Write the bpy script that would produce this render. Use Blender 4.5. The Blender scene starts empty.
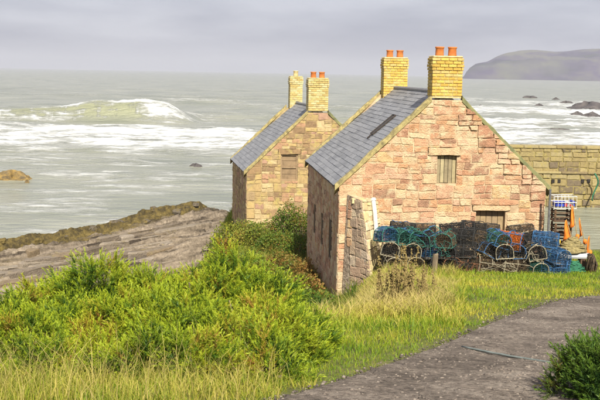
import bpy, math, random
import numpy as np
from mathutils import Matrix, Vector

rnd = random.Random(7)
nr = np.random.default_rng(7)
scene = bpy.context.scene
col = scene.collection

# ------------------------------------------------------------------ camera
CAM = Vector((0.0, 0.0, 9.0))            # sea level is z = 0
F_PX = 1000.0                            # focal length in photo pixels (600 wide)
PITCH = math.atan(127.4 / F_PX)
ROLL = math.radians(1.05)
Fv = Vector((0, math.cos(PITCH), -math.sin(PITCH)))
R0 = Vector((1, 0, 0)); U0 = Vector((0, math.sin(PITCH), math.cos(PITCH)))
Rv = R0 * math.cos(ROLL) + U0 * math.sin(ROLL)
Uv = -R0 * math.sin(ROLL) + U0 * math.cos(ROLL)
cam_d = bpy.data.cameras.new('camera')
cam_d.sensor_width = 36; cam_d.lens = 36 * F_PX / 600
cam_d.clip_start = 0.1; cam_d.clip_end = 40000
cam = bpy.data.objects.new('camera', cam_d); col.objects.link(cam)
M = Matrix((Rv, Uv, -Fv)).transposed().to_4x4(); M.translation = CAM
cam.matrix_world = M
scene.camera = cam

# ------------------------------------------------------------------ sky, sun, exposure
SUN_EL = math.radians(42)
SUN_AZ = math.radians(169)               # compass style: 0 = +Y, clockwise; behind the camera
sun_dir = Vector((math.sin(SUN_AZ) * math.cos(SUN_EL), math.cos(SUN_AZ) * math.cos(SUN_EL), math.sin(SUN_EL)))
sd = bpy.data.lights.new('sun', 'SUN'); sd.energy = 4.7; sd.angle = math.radians(1.5); sd.color = (1.0, 0.93, 0.80)
so = bpy.data.objects.new('sun', sd); col.objects.link(so)
so.rotation_euler = sun_dir.to_track_quat('Z', 'Y').to_euler()
world = bpy.data.worlds.new('World'); scene.world = world; world.use_nodes = True
wn = world.node_tree; wn.nodes.clear()
def N(tree, t, **kw):
    n = tree.nodes.new(t)
    for k, v in kw.items():
        if k.startswith('i_'):
            n.inputs[k[2:].replace('_', ' ')].default_value = v
        else:
            setattr(n, k, v)
    return n
sky = N(wn, 'ShaderNodeTexSky', sky_type='NISHITA', sun_disc=False, sun_elevation=SUN_EL, sun_rotation=SUN_AZ)
tc = N(wn, 'ShaderNodeTexCoord')
mp = N(wn, 'ShaderNodeMapping'); mp.inputs['Scale'].default_value = (1.8, 1.8, 9.0)
nz = N(wn, 'ShaderNodeTexNoise'); nz.inputs['Scale'].default_value = 2.2; nz.inputs['Detail'].default_value = 6; nz.inputs['Roughness'].default_value = 0.52
rp = N(wn, 'ShaderNodeValToRGB')
rp.color_ramp.elements[0].position = 0.40; rp.color_ramp.elements[0].color = (2.2, 2.27, 2.9, 1)
rp.color_ramp.elements[1].position = 0.62; rp.color_ramp.elements[1].color = (3.65, 3.72, 4.25, 1)
mx = N(wn, 'ShaderNodeMixRGB'); mx.inputs[0].default_value = 0.93
bg = N(wn, 'ShaderNodeBackground'); bg.inputs['Strength'].default_value = 0.10
wo = N(wn, 'ShaderNodeOutputWorld')
L = wn.links.new
L(tc.outputs['Generated'], mp.inputs['Vector']); L(mp.outputs[0], nz.inputs['Vector']); L(nz.outputs[0], rp.inputs[0])
L(sky.outputs[0], mx.inputs[1]); L(rp.outputs[0], mx.inputs[2]); L(mx.outputs[0], bg.inputs['Color']); L(bg.outputs[0], wo.inputs['Surface'])
vs = scene.view_settings
vs.view_transform = 'Standard'; vs.look = 'None'; vs.exposure = 0.72; vs.gamma = 1.0; vs.use_curve_mapping = False
scene.cycles.use_denoising = True
scene.cycles.max_bounces = 6; scene.cycles.diffuse_bounces = 3; scene.cycles.glossy_bounces = 3
scene.cycles.transparent_max_bounces = 8; scene.cycles.volume_bounces = 1
scene.cycles.caustics_reflective = False; scene.cycles.caustics_refractive = False

# ------------------------------------------------------------------ helpers
def at(x, y, Y):
    """world point that the photo pixel (x, y) shows at forward distance Y"""
    d = Fv + Rv * ((x - 300) / F_PX) + Uv * ((200 - y) / F_PX)
    return CAM + d * (Y / d.y)
def at_z(x, y, z):
    d = Fv + Rv * ((x - 300) / F_PX) + Uv * ((200 - y) / F_PX)
    return CAM + d * ((z - CAM.z) / d.z)

def vnoise(x, y, seed=0):
    x = np.asarray(x, float); y = np.asarray(y, float)
    xi = np.floor(x).astype(np.int64); yi = np.floor(y).astype(np.int64)
    xf = x - xi; yf = y - yi
    def h(a, b):
        n = (a * 374761393 + b * 668265263 + seed * 144665) & 0x7fffffff
        n = ((n ^ (n >> 13)) * 1274126177) & 0x7fffffff
        return ((n ^ (n >> 16)) & 0xffff) / 65535.0
    u = xf * xf * (3 - 2 * xf); v = yf * yf * (3 - 2 * yf)
    return (h(xi, yi) * (1 - u) + h(xi + 1, yi) * u) * (1 - v) + (h(xi, yi + 1) * (1 - u) + h(xi + 1, yi + 1) * u) * v
def fbm(x, y, seed=0, oct=4, rough=0.5):
    a, s, t = 1.0, 0.0, 0.0
    for i in range(oct):
        s = s + a * vnoise(np.asarray(x) * 2 ** i + 17.3 * i, np.asarray(y) * 2 ** i - 9.1 * i, seed + i); t += a; a *= rough
    return s / t
def sstep(a, b, x):
    t = np.clip((np.asarray(x, float) - a) / (b - a), 0, 1); return t * t * (3 - 2 * t)

def link(o, parent=None):
    col.objects.link(o)
    if parent is not None: o.parent = parent
    return o
def mesh_np(name, V, Fc, mat, parent=None, attrs=None, smooth=False, mats=None, midx=None):
    """V (n,3); Fc (m,3) or (m,4) index array"""
    V = np.ascontiguousarray(V, np.float32); Fc = np.ascontiguousarray(Fc, np.int32)
    me = bpy.data.meshes.new(name)
    k = Fc.shape[1]
    me.vertices.add(len(V)); me.vertices.foreach_set('co', V.ravel())
    me.loops.add(Fc.size); me.loops.foreach_set('vertex_index', Fc.ravel())
    me.polygons.add(len(Fc)); me.polygons.foreach_set('loop_start', np.arange(0, Fc.size, k, dtype=np.int32))
    me.polygons.foreach_set('loop_total', np.full(len(Fc), k, np.int32))
    if smooth: me.polygons.foreach_set('use_smooth', np.ones(len(Fc), bool))
    me.update(calc_edges=True); me.validate()
    for an, av in (attrs or {}).items():
        at_ = me.attributes.new(an, 'FLOAT', 'POINT'); at_.data.foreach_set('value', np.ascontiguousarray(av, np.float32))
    for m in (mats or [mat]): me.materials.append(m)
    if midx is not None: me.polygons.foreach_set('material_index', np.ascontiguousarray(midx, np.int32))
    return link(bpy.data.objects.new(name, me), parent)
class MB:
    """collects polygons; build() links them as one mesh object"""
    def __init__(s): s.v = []; s.f = []; s.t = []
    def add(s, vs, fs, tone=0.5):
        o = len(s.v); s.v += [tuple(p) for p in vs]; s.f += [tuple(i + o for i in f) for f in fs]; s.t += [tone] * len(vs); return s
    def box(s, x0, x1, y0, y1, z0, z1, tone=0.5):
        return s.add([(x0,y0,z0),(x1,y0,z0),(x1,y1,z0),(x0,y1,z0),(x0,y0,z1),(x1,y0,z1),(x1,y1,z1),(x0,y1,z1)],
                     [(0,3,2,1),(4,5,6,7),(0,1,5,4),(1,2,6,5),(2,3,7,6),(3,0,4,7)], tone)
    def bbox(s, x0, x1, y0, y1, z0, z1, b, tone=0.5):
        """box with chamfered edges"""
        vs = []
        for sx in (0, 1):
            for sy in (0, 1):
                for sz in (0, 1):
                    X = (x0, x1)[sx]; Y = (y0, y1)[sy]; Z = (z0, z1)[sz]
                    dx = b if sx == 0 else -b; dy = b if sy == 0 else -b; dz = b if sz == 0 else -b
                    vs += [(X, Y + dy, Z + dz), (X + dx, Y, Z + dz), (X + dx, Y + dy, Z)]
        i = lambda a, c, d, e: (a * 4 + c * 2 + d) * 3 + e
        fs = [(i(0,0,0,0), i(0,0,1,0), i(0,1,1,0), i(0,1,0,0)), (i(1,0,0,0), i(1,1,0,0), i(1,1,1,0), i(1,0,1,0)),
              (i(0,0,0,1), i(1,0,0,1), i(1,0,1,1), i(0,0,1,1)), (i(0,1,0,1), i(0,1,1,1), i(1,1,1,1), i(1,1,0,1)),
              (i(0,0,0,2), i(0,1,0,2), i(1,1,0,2), i(1,0,0,2)), (i(0,0,1,2), i(1,0,1,2), i(1,1,1,2), i(0,1,1,2))]
        for a in (0, 1):
            for c in (0, 1):
                fs.append((i(a,c,0,0), i(a,c,1,0), i(a,c,1,1), i(a,c,0,1)))
                fs.append((i(a,0,c,0), i(a,1,c,0), i(a,1,c,2), i(a,0,c,2)))
                fs.append((i(0,a,c,1), i(1,a,c,1), i(1,a,c,2), i(0,a,c,2)))
                for d in (0, 1): fs.append((i(a,c,d,0), i(a,c,d,1), i(a,c,d,2)))
        return s.add(vs, fs, tone)
    def tube(s, pts, r, n=5, tone=0.5, caps=True):
        pts = [Vector(p) for p in pts]; rs = r if isinstance(r, (list, tuple)) else [r] * len(pts)
        vs = []; fs = []
        up = Vector((0.3, 0.2, 0.93))
        for i, p in enumerate(pts):
            t = (pts[min(i + 1, len(pts) - 1)] - pts[max(i - 1, 0)])
            if t.length < 1e-9: t = Vector((0, 0, 1))
            t.normalize()
            a = t.cross(up)
            if a.length < 1e-3: a = t.cross(Vector((1, 0, 0)))
            a.normalize(); b = t.cross(a)
            for k in range(n):
                an = 2 * math.pi * k / n
                vs.append(p + a * (math.cos(an) * rs[i]) + b * (math.sin(an) * rs[i]))
        for i in range(len(pts) - 1):
            for k in range(n):
                k2 = (k + 1) % n
                fs.append((i*n+k, i*n+k2, (i+1)*n+k2, (i+1)*n+k))
        if caps:
            fs.append(tuple(range(n))[::-1]); fs.append(tuple((len(pts)-1)*n + k for k in range(n)))
        return s.add(vs, fs, tone)
    def lathe(s, prof, c=(0,0,0), n=16, tone=0.5):
        vs = []; fs = []
        for r, z in prof:
            for k in range(n):
                a = 2*math.pi*k/n; vs.append((c[0]+r*math.cos(a), c[1]+r*math.sin(a), c[2]+z))
        for i in range(len(prof)-1):
            for k in range(n):
                k2 = (k+1) % n; fs.append((i*n+k, i*n+k2, (i+1)*n+k2, (i+1)*n+k))
        return s.add(vs, fs, tone)
    def build(s, name, mat, parent=None, smooth=False, kind=None):
        me = bpy.data.meshes.new(name); me.from_pydata(s.v, [], s.f); me.update()
        a = me.attributes.new('tone', 'FLOAT', 'POINT'); a.data.foreach_set('value', s.t)
        if smooth: me.polygons.foreach_set('use_smooth', [True] * len(me.polygons))
        me.materials.append(mat)
        o = link(bpy.data.objects.new(name, me), parent)
        if kind: o['kind'] = kind
        return o
def tag(o, label, cat, group=None):
    o['label'] = label; o['category'] = cat
    if group: o['group'] = group
    return o
def empty(name, loc, rz=0, rot=None):
    o = bpy.data.objects.new(name, None); o.empty_display_size = 0.2; col.objects.link(o)
    o.location = loc; o.rotation_euler = rot if rot is not None else (0, 0, rz)
    return o
def share(name, me, parent, loc=(0,0,0), rot=(0,0,0), scale=(1,1,1)):
    o = bpy.data.objects.new(name, me); o.location = loc; o.rotation_euler = rot; o.scale = scale
    return link(o, parent)

# ------------------------------------------------------------------ materials
def mat_base(name):
    m = bpy.data.materials.new(name); m.use_nodes = True
    t = m.node_tree; t.nodes.clear()
    out = N(t, 'ShaderNodeOutputMaterial'); b = N(t, 'ShaderNodeBsdfPrincipled')
    t.links.new(b.outputs[0], out.inputs['Surface'])
    b.inputs['Roughness'].default_value = 0.85
    b.inputs['Specular IOR Level'].default_value = 0.3
    return m, t, b, out
def ramp(t, cols, const=False, poss=None):
    r = N(t, 'ShaderNodeValToRGB'); cr = r.color_ramp
    n = len(cols)
    while len(cr.elements) < n: cr.elements.new(0.5)
    for i, c in enumerate(cols):
        cr.elements[i].position = poss[i] if poss else (i / n if const else i / (n - 1)); cr.elements[i].color = (*c, 1)
    if const: cr.interpolation = 'CONSTANT'
    return r
def mixc(t, blend, fac, a, b):
    m = N(t, 'ShaderNodeMixRGB', blend_type=blend)
    for s, v in ((0, fac), (1, a), (2, b)):
        if hasattr(v, 'links') or hasattr(v, 'is_output'): t.links.new(v, m.inputs[s])
        elif s == 0: m.inputs[0].default_value = v
        else: m.inputs[s].default_value = (*v, 1)
    return m.outputs[0]
def noise_out(t, scale, detail=4, rough=0.55, coord='Object', stretch=None):
    tcn = N(t, 'ShaderNodeTexCoord'); src = tcn.outputs[coord]
    if coord == 'World':
        g = N(t, 'ShaderNodeNewGeometry'); src = g.outputs['Position']
    if stretch:
        mp_ = N(t, 'ShaderNodeMapping'); mp_.inputs['Scale'].default_value = stretch; t.links.new(src, mp_.inputs['Vector']); src = mp_.outputs[0]
    n = N(t, 'ShaderNodeTexNoise'); n.inputs['Scale'].default_value = scale; n.inputs['Detail'].default_value = detail; n.inputs['Roughness'].default_value = rough
    t.links.new(src, n.inputs['Vector'])
    return n.outputs[0]
def wpos(t):
    return N(t, 'ShaderNodeNewGeometry').outputs['Position']
def noise_w(t, scale, detail=4, rough=0.55, stretch=None):
    src = wpos(t)
    if stretch:
        mp_ = N(t, 'ShaderNodeMapping'); mp_.inputs['Scale'].default_value = stretch; t.links.new(src, mp_.inputs['Vector']); src = mp_.outputs[0]
    n = N(t, 'ShaderNodeTexNoise'); n.inputs['Scale'].default_value = scale; n.inputs['Detail'].default_value = detail; n.inputs['Roughness'].default_value = rough
    t.links.new(src, n.inputs['Vector'])
    return n.outputs[0]
def curve(t, v, a, b, to0=0.0, to1=1.0):
    m = N(t, 'ShaderNodeMapRange', interpolation_type='SMOOTHSTEP')
    m.inputs['From Min'].default_value = a; m.inputs['From Max'].default_value = b
    m.inputs['To Min'].default_value = to0; m.inputs['To Max'].default_value = to1
    t.links.new(v, m.inputs['Value']); return m.outputs[0]
def bump(t, b, h, strength=0.5, dist=0.02):
    n = N(t, 'ShaderNodeBump'); n.inputs['Strength'].default_value = strength; n.inputs['Distance'].default_value = dist
    t.links.new(h, n.inputs['Height']); t.links.new(n.outputs[0], b.inputs['Normal'])
def attr(t, name='tone'):
    return N(t, 'ShaderNodeAttribute', attribute_name=name).outputs['Fac']
def orand(t):
    return N(t, 'ShaderNodeObjectInfo').outputs['Random']

def piece_mat(name, cols, src='object', lichen=None, lichen_amt=0.5, dark=(0.1,0.08,0.06), rough=0.9, nscale=9.0, bstr=0.6, bdist=0.02, const=True):
    """stone, brick or slate whose colour differs from piece to piece"""
    m, t, b, _ = mat_base(name)
    r = ramp(t, cols, const); t.links.new(orand(t) if src == 'object' else attr(t), r.inputs[0])
    n1 = noise_w(t, nscale, 6, 0.65); n2 = noise_w(t, nscale * 4.3, 5, 0.6)
    c = mixc(t, 'MULTIPLY', 1.0, r.outputs[0], ramp_out(t, n1, [(0.62,0.6,0.58), (1.0,1.0,1.0), (1.25,1.22,1.18)], [0.25, 0.5, 0.78]))
    if lichen:
        n3 = noise_w(t, 2.7, 7, 0.68)
        c = mixc(t, 'MIX', curve(t, n3, 0.62 - 0.28 * lichen_amt, 0.78 - 0.24 * lichen_amt), c, lichen)
    c = mixc(t, 'MIX', curve(t, n2, 0.60, 0.75, 0, 0.55), c, dark)
    t.links.new(c, b.inputs['Base Color']); b.inputs['Roughness'].default_value = rough
    hh = N(t, 'ShaderNodeMath', operation='ADD'); t.links.new(n1, hh.inputs[0]); t.links.new(n2, hh.inputs[1])
    bump(t, b, hh.outputs[0], bstr, bdist)
    return m
def ramp_out(t, v, cols, poss=None):
    r = ramp(t, cols, False, poss); t.links.new(v, r.inputs[0]); return r.outputs[0]
def plain_mat(name, c, c2=None, scale=8, rough=0.8, bstr=0.3, bdist=0.01, stretch=None, metal=0.0, spec=0.3):
    m, t, b, _ = mat_base(name)
    n = noise_w(t, scale, 5, 0.6, stretch)
    c2 = c2 or tuple(x * 0.6 for x in c)
    t.links.new(ramp_out(t, n, [c2, c], [0.35, 0.65]), b.inputs['Base Color'])
    b.inputs['Roughness'].default_value = rough; b.inputs['Metallic'].default_value = metal; b.inputs['Specular IOR Level'].default_value = spec
    bump(t, b, n, bstr, bdist)
    return m
def leaf_mat(name, cols, tip=None, rough=0.6, trans=0.35, patch=None):
    """foliage: piece to piece colour, new-growth colour towards the tip, some light let through"""
    m, t, b, out = mat_base(name)
    c = ramp_out(t, attr(t, 'tone'), cols)
    if tip: c = mixc(t, 'MIX', curve(t, attr(t, 'tip'), 0.35, 1.0, 0, .9), c, tip)
    if patch:
        c = mixc(t, 'MIX', curve(t, noise_w(t, patch[1], 3, 0.5), 0.46, 0.64), c, patch[0])
    t.links.new(c, b.inputs['Base Color']); b.inputs['Roughness'].default_value = rough
    tr = N(t, 'ShaderNodeBsdfTranslucent'); t.links.new(c, tr.inputs['Color'])
    ms = N(t, 'ShaderNodeMixShader'); ms.inputs[0].default_value = trans
    t.links.new(b.outputs[0], ms.inputs[1]); t.links.new(tr.outputs[0], ms.inputs[2]); t.links.new(ms.outputs[0], out.inputs['Surface'])
    return m

PINK = [(0.56,0.32,0.19),(0.60,0.39,0.23),(0.52,0.28,0.16),(0.62,0.44,0.26),(0.54,0.31,0.19),(0.43,0.23,0.14),(0.58,0.35,0.22),(0.64,0.47,0.29),(0.50,0.30,0.17),(0.61,0.41,0.21),(0.54,0.30,0.16),(0.38,0.22,0.14),(0.60,0.38,0.25)]
OCHRE = [(0.42,0.30,0.14),(0.50,0.38,0.20),(0.32,0.21,0.11),(0.42,0.25,0.15),(0.52,0.40,0.22),(0.27,0.18,0.10),(0.46,0.33,0.15),(0.40,0.25,0.17),(0.36,0.26,0.14)]
mt = {}
mt['stone_pink'] = piece_mat('stone_pink', PINK, 'object', (0.62,0.49,0.31), 0.56, (0.17,0.10,0.065), 0.95, 6.0, 1.0, 0.04)
mt['stone_pink_j'] = piece_mat('stone_pink_joined', PINK, 'attr', (0.62,0.49,0.31), 0.56, (0.17,0.10,0.065), 0.95, 6.0, 1.0, 0.04)
mt['stone_ochre'] = piece_mat('stone_ochre', OCHRE, 'object', (0.46,0.37,0.13), 0.42, (0.12,0.08,0.05))
mt['stone_ochre_j'] = piece_mat('stone_ochre_joined', OCHRE, 'attr', (0.46,0.37,0.13), 0.42, (0.12,0.08,0.05))
mt['stone_yellow'] = piece_mat('stone_yellow', [(0.60,0.50,0.30),(0.54,0.42,0.24),(0.64,0.55,0.36),(0.50,0.40,0.25),(0.60,0.50,0.27)], 'object', (0.56,0.49,0.20), 0.4)
mt['harbour'] = piece_mat('harbour_stone', [(0.30,0.24,0.11),(0.25,0.195,0.09),(0.33,0.27,0.13),(0.16,0.125,0.08),(0.28,0.22,0.10),(0.31,0.255,0.13),(0.22,0.17,0.09)], 'object', (0.33,0.27,0.09), 0.4, (0.08,0.065,0.04))
mt['mortar_pink'] = plain_mat('mortar_pink', (0.60,0.47,0.30), (0.36,0.25,0.15), 4.0, 0.95, 0.6, 0.02)
mt['mortar_ochre'] = plain_mat('mortar_ochre', (0.46,0.36,0.18), (0.26,0.19,0.10), 3.0, 0.95, 0.6, 0.02)
mt['mortar_harbour'] = plain_mat('mortar_harbour', (0.34,0.28,0.10), (0.18,0.14,0.06), 2.0, 0.95, 0.6, 0.03)
mt['harl'] = plain_mat('harl', (0.44,0.36,0.27), (0.17,0.12,0.085), 11.0, 0.95, 1.0, 0.09)
mt['slate'] = piece_mat('slate', [(0.225,0.23,0.24),(0.25,0.255,0.265),(0.20,0.205,0.215),(0.265,0.27,0.28),(0.235,0.24,0.25)], 'object', (0.25,0.25,0.22), 0.1, (0.09,0.09,0.09), 0.5, 6, 0.25, 0.006)
mt['slate_j'] = piece_mat('slate_joined', [(0.225,0.23,0.24),(0.25,0.255,0.265),(0.20,0.205,0.215),(0.265,0.27,0.28),(0.235,0.24,0.25)], 'attr', (0.25,0.25,0.22), 0.1, (0.09,0.09,0.09), 0.5, 6, 0.25, 0.006)
mt['roof_base'] = plain_mat('roof_underlay', (0.05,0.05,0.055), (0.03,0.03,0.03))
mt['verge'] = plain_mat('verge_cement', (0.46,0.38,0.16), (0.19,0.16,0.08), 8.0, 0.95, 0.8, 0.03)
mt['verge_moss'] = plain_mat('verge_mossy', (0.26,0.25,0.11), (0.13,0.14,0.07), 4.0, 0.95, 0.8, 0.03)
mt['brick'] = piece_mat('yellow_brick', [(0.58,0.40,0.09),(0.64,0.47,0.13),(0.52,0.34,0.07),(0.62,0.43,0.10),(0.55,0.41,0.15),(0.58,0.37,0.08)], 'attr', (0.60,0.49,0.22), 0.35, (0.30,0.20,0.07))
mt['brick_pale'] = piece_mat('pale_brick', [(0.56,0.45,0.18),(0.60,0.50,0.24),(0.48,0.37,0.14),(0.62,0.53,0.28),(0.52,0.44,0.22)], 'attr', (0.55,0.48,0.2), 0.3, (0.32,0.24,0.1))
mt['brick_mortar'] = plain_mat('brick_mortar', (0.62,0.52,0.28), (0.44,0.34,0.15))
mt['pot'] = plain_mat('terracotta', (0.62,0.21,0.05), (0.42,0.13,0.035), 6, 0.8)
mt['soot'] = plain_mat('soot', (0.02,0.018,0.016), (0.012,0.01,0.01))
mt['board'] = piece_mat('grey_board', [(0.36,0.30,0.17),(0.31,0.26,0.15),(0.40,0.34,0.20),(0.28,0.23,0.14)], 'object', (0.38,0.36,0.2), 0.2, (0.12,0.10,0.07), 0.9, 5, 0.5, 0.01)
mt['door'] = piece_mat('door_board', [(0.34,0.25,0.14),(0.30,0.22,0.13),(0.38,0.28,0.15)], 'object', None, 0, (0.12,0.10,0.07), 0.9, 5, 0.5, 0.01)
mt['red_wood'] = piece_mat('brown_board', [(0.27,0.19,0.11),(0.23,0.16,0.09),(0.31,0.22,0.13)], 'object', None, 0, (0.1,0.06,0.04), 0.85, 5, 0.4, 0.01)
mt['dark'] = plain_mat('dark_interior', (0.03,0.025,0.022), (0.018,0.015,0.013))
mt['iron'] = plain_mat('rusty_iron', (0.06,0.045,0.035), (0.03,0.025,0.022), 14, 0.7)
mt['glass'] = plain_mat('dusty_glass', (0.05,0.05,0.05), (0.03,0.03,0.03), 3, 0.25)

# ------------------------------------------------------------------ terrain functions
def on_slope(px, py):
    d = Fv+Rv*((px-300)/F_PX)+Uv*((200-py)/F_PX); k = -1.66/(d.z+.133*d.y); p = CAM+d*k
    return (p.x, p.y)
TRACK_L = [(-2.5,5.0),(-1.35,6.9)]+[on_slope(*p) for p in ((268,399),(354,372),(438,342),(468,328),(500,315),(552,299),(600,294))]
xe, ye = TRACK_L[-1]
TRACK_L += [(xe+3, ye+1.3),(xe+8, ye+2.5),(xe+20, ye+3.5)]
TRACK_R = [(0.6,4.4),(1.5,6.1),(2.45,7.9),(3.5,9.2),(4.8,10.9),(5.8,12.4),(6.9,14.2),(8.0,15.6),(9.4,16.6),(xe+5.5,ye-2.6),(xe+10,ye-1.5),(xe+22,ye-.5)]
TLX = np.array(TRACK_L); TRX = np.array(TRACK_R)
def resample(P, n):
    P = np.array(P, float); d = np.r_[0, np.cumsum(np.hypot(*np.diff(P, axis=0).T))]
    u = np.linspace(0, d[-1], n); q = np.c_[np.interp(u, d, P[:,0]), np.interp(u, d, P[:,1])]
    for _ in range(6): q[1:-1] = (q[:-2] + 2*q[1:-1] + q[2:]) / 4
    return q
TL = resample(TRACK_L, 160); TR = resample(TRACK_R, 160)
TRACK_POLY = np.vstack([TL[::7], TR[::-7]])
LAND = np.array([(-60,-30),(-30,-8),(-12,10),(-6.4,20),(-3.6,29),(-3.1,37),(-3.2,43),(-4.2,53),(4.5,54),(7.6,41),(7.9,32.4),(12,31.3),(22,31.8),(60,38),(90,-30)], float)
def poly_sd(P, x, y):
    """signed distance to polygon, positive inside"""
    x = np.asarray(x, float); y = np.asarray(y, float)
    d = np.full(x.shape, 1e18); ins = np.zeros(x.shape, bool)
    n = len(P)
    for i in range(n):
        ax, ay = P[i]; bx, by = P[(i+1) % n]
        ex, ey = bx-ax, by-ay; wx, wy = x-ax, y-ay
        t = np.clip((wx*ex+wy*ey)/(ex*ex+ey*ey), 0, 1)
        d = np.minimum(d, (wx-ex*t)**2+(wy-ey*t)**2)
        c = ((ay > y) != (by > y)) & (x < (bx-ax)*(y-ay)/((by-ay) if by != ay else 1e-9)+ax)
        ins ^= c
    d = np.sqrt(d); return np.where(ins, d, -d)
def H_land(x, y):
    x = np.asarray(x, float); y = np.asarray(y, float)
    b = np.where(y < 27, 7.3 - 0.133*y, 3.709 - 0.05*(y-27)*np.clip(1-(y-27)/40, 0.2, 1))
    xr = np.interp(y, [0, 8, 12, 17, 22, 27, 60], [-2.5, -0.6, 1.0, 2.0, 2.3, 2.35, 2.35])
    k = sstep(13, 25, y)
    dx = np.clip(xr - x, 0, None)
    b = b - k*1.15*sstep(0, 1.5, dx) - 0.045*np.clip(dx, 0, 12)*(1-0.6*k)
    b = b + 0.10*sstep(25.5, 28, y)*sstep(2.0, 3.0, x)
    return b
def H(x, y):
    sdv = poly_sd(LAND, x, y)
    l = sstep(-1.6, 0.9, sdv)
    n = 0.10*(fbm(np.asarray(x)*0.8, np.asarray(y)*0.8, 5, 3)-0.5)*sstep(0.1, 1.0, -poly_sd(TRACK_POLY, x, y))
    return l*(H_land(x, y)+n) + (1-l)*(-2.0)
def Hs(x, y): return float(H(np.array([x]), np.array([y]))[0])

# ------------------------------------------------------------------ ground
m, t, b, _ = mat_base('ground_soil_grass')
n = noise_w(t, 1.7, 6, 0.6); n2 = noise_w(t, 14, 4, 0.6)
c = ramp_out(t, n, [(0.10,0.10,0.03),(0.13,0.14,0.035),(0.20,0.18,0.06)], [0.3,0.5,0.7])
c = mixc(t, 'MULTIPLY', 1.0, c, ramp_out(t, n2, [(0.6,0.6,0.6),(1.15,1.15,1.1)], [0.3,0.7]))
t.links.new(c, b.inputs['Base Color']); bump(t, b, n2, 0.6, 0.04); mt['ground'] = m
xs = np.unique(np.r_[np.linspace(-70,-14,40), np.linspace(-14,16,150), np.linspace(16,90,50)])
ys = np.unique(np.r_[np.linspace(-30,4,20), np.linspace(4,56,220), np.linspace(56,70,10)])
GX, GY = np.meshgrid(xs, ys)
GZ = H(GX, GY)
nx, ny = len(xs), len(ys)
idx = np.arange(nx*ny).reshape(ny, nx)
Q = np.stack([idx[:-1,:-1], idx[:-1,1:], idx[1:,1:], idx[1:,:-1]], -1).reshape(-1,4)
g = mesh_np('ground', np.stack([GX,GY,GZ], -1).reshape(-1,3), Q, mt['ground'], smooth=True); g['kind'] = 'structure'

# track
m, t, b, _ = mat_base('track_gravel')
n = noise_w(t, 1.3, 8, 0.68); n2 = noise_w(t, 16, 6, 0.75); n3 = noise_w(t, 70, 3, 0.6)
c = ramp_out(t, n, [(0.15,0.122,0.097),(0.32,0.265,0.215),(0.50,0.425,0.35)], [0.34,0.5,0.66])
c = mixc(t, 'MULTIPLY', 1.0, c, ramp_out(t, n2, [(0.32,0.29,0.27),(0.95,0.95,0.95),(1.45,1.4,1.35)], [0.34,0.52,0.70]))
t.links.new(c, b.inputs['Base Color']); b.inputs['Roughness'].default_value = 0.95
hh = N(t, 'ShaderNodeMath', operation='ADD'); t.links.new(n2, hh.inputs[0]); t.links.new(n3, hh.inputs[1]); bump(t, b, hh.outputs[0], 1.0, 0.06); mt['track'] = m
NC = 24
u = np.linspace(0, 1, NC)[None,:,None]
TP = TL[:,None,:]*(1-u)+TR[:,None,:]*u
rut = 0.03*(np.exp(-((u[...,0]-0.28)/0.1)**2)+np.exp(-((u[...,0]-0.72)/0.1)**2))
TZ = H(TP[...,0], TP[...,1]) + 0.045 - rut*0.8 + 0.015*(fbm(TP[...,0]*2,TP[...,1]*2,9,3)-.5)
edge = (u[...,0] < 0.001) | (u[...,0] > 0.999)
TZ = np.where(np.broadcast_to(edge, TZ.shape), TZ-0.08, TZ)
idx = np.arange(160*NC).reshape(160, NC)
Q = np.stack([idx[:-1,:-1], idx[:-1,1:], idx[1:,1:], idx[1:,:-1]], -1).reshape(-1,4)
g = mesh_np('track', np.c_[TP.reshape(-1,2), TZ.reshape(-1)], Q, mt['track'], smooth=True); g['kind'] = 'structure'
def track_z(x, y): return Hs(x, y) + 0.03

# ------------------------------------------------------------------ sea
m, t, b, out = mat_base('sea_water')
nA = noise_w(t, 0.9, 6, 0.62, (0.35, 1.0, 1.0)); nB = noise_w(t, 0.12, 5, 0.6, (0.5, 1.0, 1.0)); nF = noise_w(t, 0.55, 7, 0.72, (0.28, 1.0, 1.0))
wc = ramp_out(t, nB, [(0.215,0.23,0.175),(0.33,0.335,0.265)], [0.35,0.65])
wc = mixc(t, 'MIX', curve(t, attr(t, 'face'), 0.1, 0.9), wc, (0.29,0.30,0.185))
ad = N(t, 'ShaderNodeMath', operation='ADD'); t.links.new(attr(t, 'foam'), ad.inputs[0]); nFs = N(t, 'ShaderNodeMath', operation='MULTIPLY_ADD'); t.links.new(nF, nFs.inputs[0]); nFs.inputs[1].default_value = 1.9; nFs.inputs[2].default_value = -0.45; t.links.new(nFs.outputs[0], ad.inputs[1])
ff = curve(t, ad.outputs[0], 0.70, 1.12)
c = mixc(t, 'MIX', ff, wc, ramp_out(t, noise_w(t, 1.1, 6, .7, (.4, 1, 1)), [(0.60,0.63,0.61),(0.86,0.87,0.85)], [.36,.60]))
t.links.new(c, b.inputs['Base Color'])
t.links.new(curve(t, ff, 0, 1, 0.22, 0.85), b.inputs['Roughness'])
b.inputs['Specular IOR Level'].default_value = 0.5
hm = N(t, 'ShaderNodeMath', operation='MULTIPLY_ADD'); t.links.new(ff, hm.inputs[0]); hm.inputs[1].default_value = 0.5; t.links.new(nA, hm.inputs[2])
bump(t, b, hm.outputs[0], 0.95, 0.75); mt['sea'] = m
sv = np.unique(np.r_[np.linspace(9/12000, 9/700, 60), np.linspace(9/700, 9/41, 330), np.linspace(9/41, 9/22, 40)])
ysea = 9.0/sv[::-1]
xr_ = np.unique(np.r_[np.linspace(-1.3,-0.36,26), np.linspace(-0.35,0.35,470), np.linspace(0.36,1.3,26)])
SX = xr_[None,:]*ysea[:,None]; SY = np.repeat(ysea[:,None], len(xr_), 1)
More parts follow.
